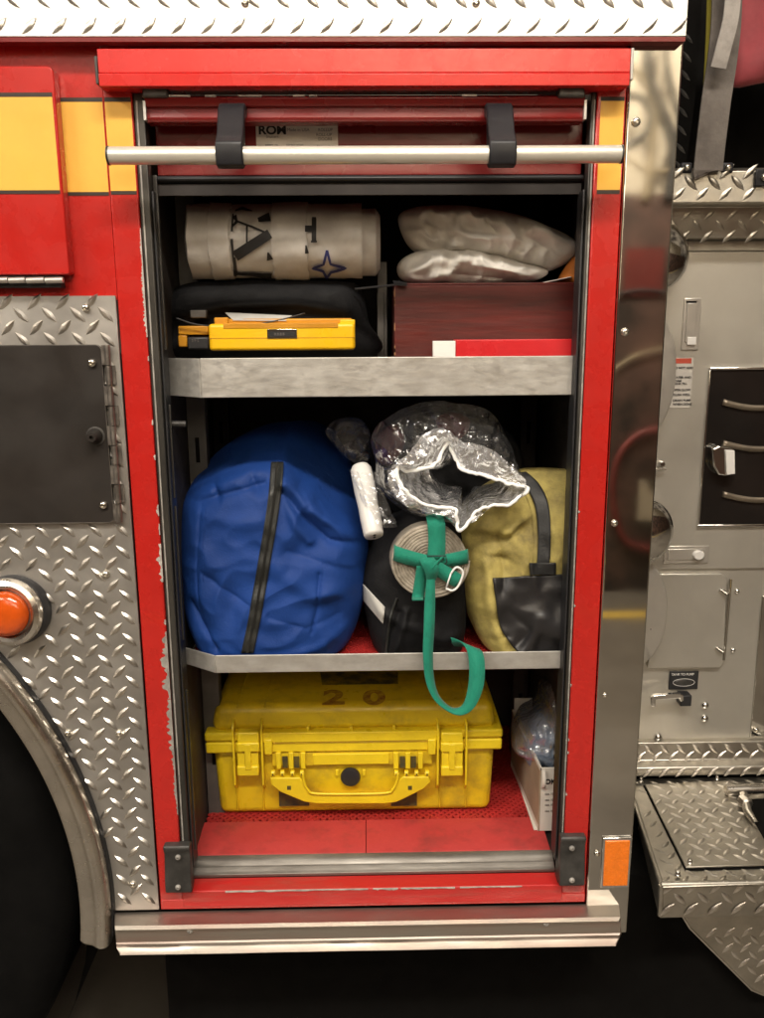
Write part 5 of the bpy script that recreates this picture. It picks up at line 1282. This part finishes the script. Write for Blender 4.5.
# front parapet on the lid
xr0_, xr1_ = X(262, 740, Yf), X(440, 740, Yf)
MB().box(xr0_, xr1_, Yf-.004, fy, zl0_-.0006, zl1_c+.0006).build('lid_ridge', 'case_yellow_light', ca, bev=.0015)
for x in (308, 351, 394): MB().pbox(x-1.5, 727, x+1.5, 733, Yf+.004, fy+.01).build('ridge_tab', 'case_yellow_light', ca, bev=.0008)
# lid long ribs over the top
for x in (236, 264, 438, 467):
    xx = X(x, 735, Yf); MB().box(xx-.0018, xx+.0018, fy+.004, fy+cdep-.02, ztop-.004, ztop+.0025).build('lid_rib', 'case_yellow', ca, bev=.0012)
for x in (237, 263, 440, 466):
    xx = X(x, 790, fy); MB().box(xx-.0016, xx+.0016, fy-.0012, fy+.01, zc0+.014, zr0_).build('base_rib', 'case_yellow', ca, bev=.001)
# latch guards and latches
for (g0, g1, name) in ((233.5, 262, 0), (438, 466.5, 0)):
    for g in (g0, g1):
        x = X(g, 755, Yf-.01)
        mb = MB(); zA_, zB_ = Z(g, 722, Yf), Z(g, 791, Yf)
        mb.profile([(fy+.006, zA_+.002), (Yf, zA_-.001), (Yf-.010, zA_-.012), (Yf-.011, zB_+.02), (fy-.004, zB_), (fy+.006, zB_)], x-.0022, x+.0022)
        mb.build('latch_guard', 'case_yellow_light', ca, bev=.0012)
    a, b = g0+3.2, g1-3.2
    lt = bpy.data.objects.new('latch', None); col.objects.link(lt); lt.location = ca.location; lt.parent = ca; lt.location = (0, 0, 0)
    MB().pbox(a, 733, b, 743, Yf-.011, fy).build('latch_top', 'case_yellow_light', lt, bev=.003, seg=3)
    MB().pbox(a-.3, 743.3, b+.3, 752.5, Yf-.0145, fy).build('latch_grip', 'case_yellow_light', lt, bev=.003, seg=3)
    MB().pbox(a+.5, 752.8, b-.5, 766.5, Yf-.0095, fy).build('latch_body', 'case_yellow_light', lt, bev=.0015)
    MB().pbox(a, 766.8, b, 776.5, Yf-.0135, fy).build('latch_lip', 'case_yellow_light', lt, bev=.003, seg=3)
    MB().pbox(a+8, 745, b-8, 770, Yf-.0152, Yf-.008).build('latch_spine', 'case_yellow_light', lt, bev=.001)
for a, b in ((264, 272), (428, 436)): MB().pbox(a, 740, b, 755, Yf-.008, fy).build('padlock_lug', 'case_yellow_light', ca, bev=.002)
# apron under the rim with slots, name plate, valve
MB().pbox(272, 752, 432, 765, Yf+.006, fy).build('front_apron', 'case_yellow', ca, bev=.001)
MB().pbox(313, 754, 389, 764.5, Yf+.003, Yf+.007).build('name_plate', 'case_yellow_light', ca, bev=.001)
for x in (285, 296.5, 402.5, 413.5): MB().pbox(x-2.6, 757, x+2.6, 768, Yf+.0022, Yf+.0075).build('apron_slot', 'stencil_dark', ca)
for x in (278.5, 291, 303, 396, 408, 420.5): MB().pbox(x-2.4, 753, x+2.4, 769, Yf-.002, fy).build('handle_lug', 'case_yellow_light', ca, bev=.001)
c = P(350.5, 776.5, fy-.002)
MB().lathe(c, (0, -1, 0), [(10*pxm, 0), (10*pxm, .003), (9*pxm, .007), (5*pxm, .008), (.0005, .008)], 28).build('purge_valve', 'black_plastic', ca, smooth='angle')
for x in (337, 364): MB().pbox(x-1.5, 770, x+1.5, 776, fy-.004, fy).build('valve_stop', 'case_yellow_light', ca, bev=.001)
for a, b in ((279, 309), (391, 417)): MB().pbox(a, 791, b, 806, fy-.0008, fy+.001).build('front_label', 'stencil_dark', ca)
# handle
hn_ = bpy.data.objects.new('handle', None); col.objects.link(hn_); hn_.parent = ca; hn_.location = (0, 0, 0)
Yn = Yf-.008
for xs_ in ((273, 282.5, 292.5, 302), (396.5, 406.5, 416.5, 427)):
    for i, x in enumerate(xs_):
        cc = P(x, 773, Yn); MB().lathe(cc-V((.004, 0, 0)), (1, 0, 0), [(.0062, 0), (.0066, .001), (.0066, .007), (.0062, .008)], 16).build('hinge_knuckle', 'case_yellow_light', hn_, smooth='angle')
        MB().box(cc.x-.0015, cc.x+.0015, Yn-.0072, Yn-.006, cc.z-.0018, cc.z+.0018).build('hinge_pin', 'stencil_dark', hn_)
mb = MB()
mb.pprism([(270, 778), (300, 778), (303, 781), (308, 792), (313, 795), (388, 795), (393, 792), (399, 780), (403, 777), (429, 777), (431, 782), (424, 789), (404, 799), (396, 802.5), (385, 804), (316, 804), (304, 802), (280, 792), (271, 785)], Yn-.006, Yn+.005)
mb.build('grip', 'case_yellow_light', hn_, bev=.0022, seg=3)
mb = MB(); mb.tube(smooth_path([P(a, b, Yn-.0075) for a, b in ((303, 773), (304, 782), (308, 790), (315, 793.5), (350, 794), (386, 793), (393, 789), (397, 781), (398, 773))], 5), .0028, 8)
mb.build('grip_edge', 'case_yellow_light', hn_, smooth=True)
for x in (289, 410): MB().pbox(x-2, 786, x+2, 790, Yn-.0065, Yn-.0055).build('grip_mark', 'stencil_dark', hn_)
# stencilled digits and dark patch on lid top
def ontop(x, y): return PZ(x, y, ztop+.0006)
for ch, xc_ in (('2', 336), ('0', 377)):
    a, b = ontop(xc_-14, 704), ontop(xc_+13, 704); h = (ontop(xc_, 690)-ontop(xc_, 704)).length
    text(ch, h*1.38, a+V((0, 0, 0)), 'stencil_red', 'stencil_digit', ca, ax=XH, up=V((0, 1, 0)), sx=(b-a).length/(h*1.38*.60), bold=.0035, th=.0002)
mb = MB(); mb.slab([ontop(322, 685), ontop(398, 684), ontop(398, 672), ontop(320, 672)], V((0, 0, .0004))); mb.build('dark_marking', 'faded_mark', ca)

# white cardboard box with plastic bags at bottom right
wx = thing('cardboard_box', 'open white cardboard box at the right of the yellow case', 'box', PZ(545, 831, zfl+.0045))
fb = PZ(538, 831, zfl+.005); bk_ = PZ(502, 768, zfl+.005)
zt_w = P(537, 768, fb.y).z
xbr = xw1-.003
lean = .0
dpt = .27
th = .003
pA, pB = V((fb.x, fb.y, zfl+.005)), V((fb.x-.012, fb.y+dpt, zfl+.005))
H_ = zt_w-zfl-.005
mb = MB(); mb.box(pA.x+.0032, xbr, pA.y, pA.y+th, zfl+.005, zt_w); mb.build('front_panel', 'box_white', wx, bev=.0008)
mb = MB(); mb.slab([pA, pB, pB+V((0, 0, H_)), pA+V((0, 0, H_))], V((th, 0, 0))); mb.build('side_panel', 'box_brown', wx, bev=.0005)
mb = MB(); mb.slab([pA+V((-.0006, -.0005, 0)), pB+V((-.0006, 0, 0)), pB+V((-.0006, 0, .014)), pA+V((-.0006, 0, .014))], V((.0004, 0, 0))); mb.slab([pA+V((-.0006, 0, H_-.006)), pB+V((-.0006, 0, H_-.004)), pB+V((-.0006, 0, H_+.001)), pA+V((-.0006, 0, H_+.001))], V((.0042, 0, 0))); mb.build('panel_edge', 'box_white', wx)
mb = MB(); mb.box(pB.x+.004, xbr, pB.y-th, pB.y, zfl+.005, zt_w+.03); mb.box(pB.x+.004, xbr, pA.y+th, pB.y-th-.001, zfl+.0052, zfl+.007); mb.build('back_panel', 'box_white', wx)
# rolled front flap
ff = []
for i in range(10):
    a_ = i/9*math.pi*.9; ff.append((pA.y-.001-.010*math.sin(a_), zt_w-.004-.040*i/9))
mb = MB(); rows = [[V((fb.x+.003, y, z)), V((fb.x+.010, y-.003, z+.001))] for y, z in ff]; mb.grid(rows); mb.build('loose_flap', 'box_white', wx, smooth=True, solid=.001)
text('OKKIG', 8.0*PXL(.08), V((X(545, 784, fb.y-.001), fb.y-.0008, Z(545, 784, fb.y-.001))), 'print_black', 'box_lettering', wx, bold=.0005)
for i, y in enumerate((795, 801, 806, 812)):
    text('lorem' if 0 else 'size 10 pcs', 3.4*PXL(.08), V((X(545, y, fb.y-.001), fb.y-.0006, Z(545, y, fb.y-.001))), 'print_grey', 'box_lettering', wx)
cbx = Bag([(530, 765), (528, 742), (532, 722), (540, 712), (560, 710), (575, 716), (580, 770)], fb.y+.10, .05, .10, seed=21, nz=.010, nfreq=22, rings=20, seg=80, zmin=zfl+.01)
tag(cbx.build('blue_grey_pouch', 'bluish_item'), 'blue-grey pouch wrapped in plastic inside the white cardboard box', 'pouch')
cb2 = Bag([(516, 752), (518, 724), (530, 716), (541, 706), (545, 688), (560, 683), (580, 690), (584, 765)], fb.y+.10, .065, .12, seed=23, nz=.016, nfreq=26, rings=30, seg=110, zmin=zfl+.01)
tag(cb2.build('clear_wrap', 'clear_film_blue', smooth=False), 'loose clear plastic bag rising out of the white cardboard box', 'plastic bag')

# ================================================================== SETTING
mb = MB(); mb.box(-14, 14, -16, 10, -.1, 0); struct(mb.build('garage_floor', 'floor'))
mb = MB(); n = 60
rows = []
for i in range(n+1):
    x = -7+14*i/n; rows.append([V((x, -3.35+.012*noise.noise(V((x*3, 0, 0))), .004)), V((x, -3.24+.012*noise.noise(V((x*3, 5, 0))), .004))])
mb.grid(rows); struct(mb.build('floor_line', 'floor_line'))

mat('screen_dark', (0.07, 0.055, 0.045), 0.6, c2=(0.30, 0.17, 0.13), vs=2.6, lo=.4, hi=.7)
mat('wall_upper', (0.10, 0.075, 0.05), 0.7, c2=(0.75, 0.66, 0.50), vs=3.4, lo=.40, hi=.50, stretch=(3.0, 1, .8))
struct(MB().box(-14, 14, -3.9, -3.75, 0, 2.42).build('reflection_screen', 'screen_dark'))  # added screen out of view, gives the pillar its dark reflection
def refl(x, y, Y):     # point at depth Y that the polished pillar mirrors at a picture position
    p = P(x, y, Yp); d = ray(x, y); d = V((d.x, -d.y, d.z)); return p+d*((Y-Yp)/d.y)
mat('reflection_grey', (0.05, 0.048, 0.045), 0.6, var=.3); mat('reflection_tan', (0.45, 0.36, 0.22), 0.6, var=.2); mat('reflection_red', (0.24, 0.05, 0.04), 0.5)
u = 5.2/F
for path, rr_, m_ in (([(646, 20), (648, 70), (656, 100), (670, 132), (674, 160), (670, 200)], 5.5, 'reflection_grey'), ([(600, 58), (632, 70), (650, 90), (654, 130), (646, 200)], 4, 'reflection_tan'), ([(664, 20), (668, 70), (678, 110), (682, 150)], 3, 'reflection_grey'),
                      ([(622, 95), (640, 98), (650, 112), (648, 130), (636, 142), (620, 150)], 3.5, 'reflection_grey'), ([(600, 168), (625, 160), (650, 172), (690, 165)], 2.2, 'reflection_tan'),
                      ([(600, 386), (614, 370), (632, 358), (648, 352), (680, 346)], 1.6, 'reflection_tan'), ([(670, 428), (640, 434), (620, 455), (613, 487), (618, 525), (632, 545), (670, 550)], 3.2, 'reflection_red'), ([(600, 300), (640, 290), (690, 296)], 1.5, 'reflection_grey')):
    struct(MB().tube(smooth_path([refl(a, b, -3.72) for a, b in path], 8), rr_*u, 12).build('reflection_hose', m_, smooth=True))  # unseen tubes added and shaped to show in the pillar's reflection
for (a, b, c_, d_, m_) in ((626, 248, 662, 296, 'reflection_red'), (600, 262, 616, 300, 'reflection_tan'), (640, 480, 690, 520, 'wall_upper')):
    p0, p1 = refl(a, b, -3.73), refl(c_, d_, -3.73); struct(MB().box(p0.x, p1.x, -3.745, -3.73, p0.z, p1.z).build('reflection_board', m_))  # unseen boards added as colour patches in the pillar's reflection
struct(MB().box(-14, 14, -7.6, -7.4, 0, 6).build('garage_wall', 'wall_upper'))

# ================================================================== LIGHT
def lamp(name, loc, target, sx, sy, p, c):
    l = bpy.data.lights.new(name, 'AREA'); l.shape = 'RECTANGLE'; l.size = sx; l.size_y = sy; l.energy = p; l.color = c
    o = bpy.data.objects.new(name, l); col.objects.link(o); o.location = loc
    o.rotation_euler = (V(target)-V(loc)).to_track_quat('-Z', 'Y').to_euler(); return o
WARM = (1.0, 0.915, 0.80)
lamp('ceiling_or_added_lamp', (0.25, -3.4, 5.9), (0, 0, 1.4), 4.2, .40, 360, WARM)
lamp('ceiling_or_added_lamp', (-.2, -6.2, 4.6), (0, 0, 2.0), 6.0, 1.0, 62, WARM)
lamp('ceiling_or_added_lamp', (1.0, -5.9, 5.2), (1.0, -7.5, 3.2), 3.0, .4, 420, WARM)  # added lamp, brightens the back wall mirrored in the upper pillar
lamp('added_fill_lamp', (1.0, -2.6, 3.2), (1.0, -3.9, 1.6), 2.5, .3, 45, WARM)  # added lamp, brightens the unseen screen that the pillar mirrors
lamp('ceiling_or_added_lamp', (-4.2, -3.4, 4.9), (-.2, 0, 1.2), 2.4, .4, 180, WARM)
w = bpy.data.worlds.new('World'); scene.world = w; w.use_nodes = True
nt = w.node_tree; N = nt.nodes; L = nt.links; bg = N['Background']
tc = N.new('ShaderNodeTexCoord'); mp = N.new('ShaderNodeMapping'); mp.inputs['Scale'].default_value = (3, 3, 5); L.new(tc.outputs['Generated'], mp.inputs[0])
ns = N.new('ShaderNodeTexNoise'); ns.inputs['Scale'].default_value = 1.6; ns.inputs['Detail'].default_value = 4; L.new(mp.outputs[0], ns.inputs['Vector'])
cr = N.new('ShaderNodeValToRGB'); cr.color_ramp.elements[0].position = .36; cr.color_ramp.elements[0].color = (.05, .038, .028, 1); cr.color_ramp.elements[1].position = .66; cr.color_ramp.elements[1].color = (.30, .24, .17, 1)
L.new(ns.outputs['Fac'], cr.inputs[0])
sx = N.new('ShaderNodeSeparateXYZ'); L.new(tc.outputs['Generated'], sx.inputs[0])
mr = N.new('ShaderNodeMapRange'); mr.inputs[1].default_value = .10; mr.inputs[2].default_value = .20; mr.inputs[3].default_value = .35; mr.inputs[4].default_value = 1.0; L.new(sx.outputs['Z'], mr.inputs[0])
L.new(cr.outputs[0], bg.inputs[0]); L.new(mr.outputs[0], bg.inputs[1])

scene.render.engine = 'CYCLES'
scene.cycles.max_bounces = 8; scene.cycles.transparent_max_bounces = 16
scene.view_settings.view_transform = 'Standard'; scene.view_settings.look = 'None'; scene.view_settings.exposure = 0; scene.view_settings.gamma = 1
